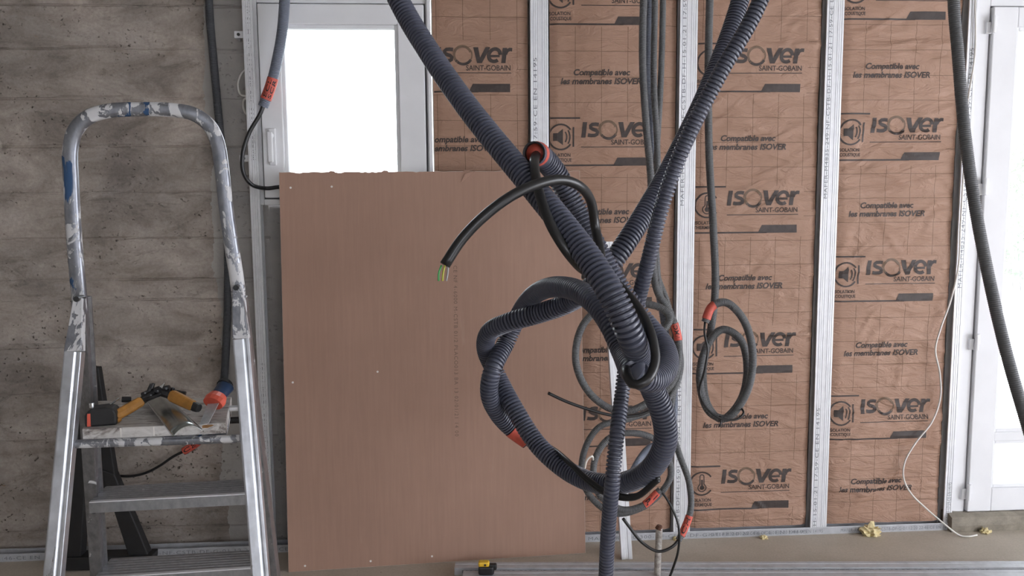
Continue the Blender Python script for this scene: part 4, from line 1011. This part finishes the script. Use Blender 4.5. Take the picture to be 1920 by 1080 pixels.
t4, p4 = hang('pale grey conduit with a cut open end inside the lower coil', [(1217, -5, 2.60), (1215, 150, 2.60), (1224, 330, 2.62), (1228, 500, 2.62), (1244, 600, 2.62), (1262, 700, 2.62), (1262, 790, 2.58), (1240, 826, 2.52), (1215, 842, 2.46), (1200, 860, 2.42), (1186, 884, 2.40)], .022, 'conduit_win')
i_ = len(p4.s)-1; cE_ = Vector(p4.C[i_]); tE = Vector(p4.T[i_]); MB().cyl(cE_-tE*.001, cE_+tE*.002, .0085, 12).build('conduit_mouth', 'inside', t4)
cable('cable', D([(1096, 880, 2.36), (1101, 862, 2.34), (1110, 855, 2.34), (1112, 862, 2.36)]), .006, 'white_cable', t2)

# single coil in front of the third batt
t5, p5 = hang('grey hanging conduit with a tall narrow coil in front of the kraft paper', [(1331, -5, 2.72), (1328, 150, 2.72), (1330, 300, 2.72), (1337, 420, 2.72), (1341, 545, 2.71), (1332, 622, 2.70), (1318, 695, 2.70), (1328, 762, 2.69), (1353, 786, 2.68), (1388, 752, 2.67), (1401, 690, 2.66), (1388, 636, 2.65), (1354, 618, 2.64), (1325, 650, 2.635),
        (1312, 712, 2.63), (1330, 772, 2.62), (1362, 784, 2.61), (1400, 735, 2.60), (1411, 660, 2.595), (1392, 596, 2.59), (1360, 567, 2.59), (1335, 575, 2.59), (1322, 604, 2.59)], .027, 'conduit_lt')
wrap_tape(p5, p5.L-.068, p5.L-.012, .0147, t5)
cable('cable', D([(1322, 602, 2.59), (1321, 625, 2.575), (1327, 655, 2.57), (1322, 690, 2.57), (1312, 735, 2.585), (1325, 765, 2.575), (1352, 785, 2.565), (1382, 786, 2.565), (1394, 775, 2.57), (1390, 765, 2.60)]), .0075, 'black', t5)
cable('cable', D([(1350, 780, 2.60), (1352, 792, 2.59), (1349, 800, 2.59)]), .006, 'black', t5)

# conduit hanging in front of the window with its cable tucked behind the plasterboard
Wn = D([(534, -5, 2.93), (529, 60, 2.93), (519, 115, 2.94), (508, 160, 2.95), (493, 200, 2.96)])
tw = thing('hanging_conduit', 'pale blue-grey conduit with a lettered red tag hanging in front of the small window', 'conduit', tuple(Wn[0]), 'conduits hanging from the ceiling')
pw, _ = corrugated('conduit_tube', up_to_ceiling(Wn[0], .05, -.03)+Wn, .040, .0058, 'conduit_win', tw, 18, .08)
s_ = pw.near(Wn[-1]); wrap_tape(pw, s_-.115, s_-.030, .0212, tw, 'ECL|SCR', .013, flip=True)
cable('cable', D([(494, 198, 2.95), (487, 215, 2.95), (467, 250, 2.95), (455, 290, 2.95), (457, 325, 2.96), (472, 346, 2.98)])+[at_y(500, 353, 3.118), at_y(519, 351, 3.122), at_y(545, 349, 3.122)], .0155, 'black', tw, 12)

# dark conduit down the concrete wall, ending behind the ladder
Cw = [at_y(p[0], p[1], YC-.022) for p in ((391, -8), (394, 40), (401, 120), (410, 220), (421, 340), (427, 450), (427, 560), (424, 650), (417, 735), (400, 795), (372, 828), (345, 846))]
tc = thing('wall_conduit', 'dark grey conduit running down the bare concrete wall behind the stepladder', 'conduit', tuple(Cw[-1]))
pc, _ = corrugated('conduit_tube', up_to_ceiling(Cw[0], -.02, 0)+Cw, .031, .005, 'conduit_dk', tc, 14, .05)
wrap_tape(pc, pc.L-.07, pc.L+.0, .0165, tc, 'CE', .015, flip=True)
cable('cable', [at_y(p[0], p[1], YC-.022) for p in ((345, 846), (325, 856), (300, 873), (275, 886), (245, 893), (217, 892))], .011, 'black', tc)

# conduit hanging across the glazed door
Rc = D([(1788, -8, 1.70), (1796, 100, 1.70), (1808, 240, 1.69), (1828, 385, 1.68), (1856, 530, 1.67), (1888, 665, 1.66), (1924, 790, 1.65), (1975, 960, 1.65), (2030, 1180, 1.66)])
tr_ = thing('hanging_conduit', 'grey conduit sweeping down across the glazed door', 'conduit', tuple(Rc[0]), 'conduits hanging from the ceiling')
corrugated('conduit_tube', up_to_ceiling(Rc[0], -.02, .0)+Rc+[Vector((Rc[-1].x+.10, Rc[-1].y, .12)), Vector((Rc[-1].x+.16, Rc[-1].y, .013))], .0245, .0045, 'conduit_lt', tr_, 14, .06)

# thin white cable down the last batt to the floor
Wc = [at_y(p[0], p[1], S-.008) for p in ((1829, -6), (1828, 100), (1815, 190), (1808, 300), (1801, 420), (1797, 500), (1782, 565), (1764, 615), (1754, 655), (1762, 700), (1763, 745), (1748, 790), (1717, 830), (1697, 865), (1694, 895), (1708, 925))]
Wc += [at_y(1735, 952, S-.02), at_y(1770, 982, S-.05), at_z(1800, 1004, .006), at_z(1815, 1006, .006), at_z(1832, 1003, .006)]
tw2 = thing('white_cable', 'thin white cable wandering down the kraft paper to the floor', 'cable', tuple(Wc[-1])); cable('sheath', [Wc[0]+Vector((0, 0, CEIL-.01-Wc[0].z))]+Wc, .0075, 'white_cable', tw2, 8)
# loops of white cable behind the left stud
for k, pts in enumerate((((466, 125), (452, 140), (446, 160), (452, 178), (466, 180)), ((468, 182), (458, 186), (456, 200), (462, 214), (470, 216)))):
    P = [at_y(a, b, YC-.03+.006*k) for a, b in pts]
    tl_ = thing('cable_loop', ('upper' if k == 0 else 'lower')+' small loop of white cable poking out beside the left wall stud', 'cable', tuple(P[2]), 'white cable loops')
    cable('sheath', P, .009, 'white_cable', tl_, 8)
for o in list(SC.objects):
    if '_o' in o: del o['_o']
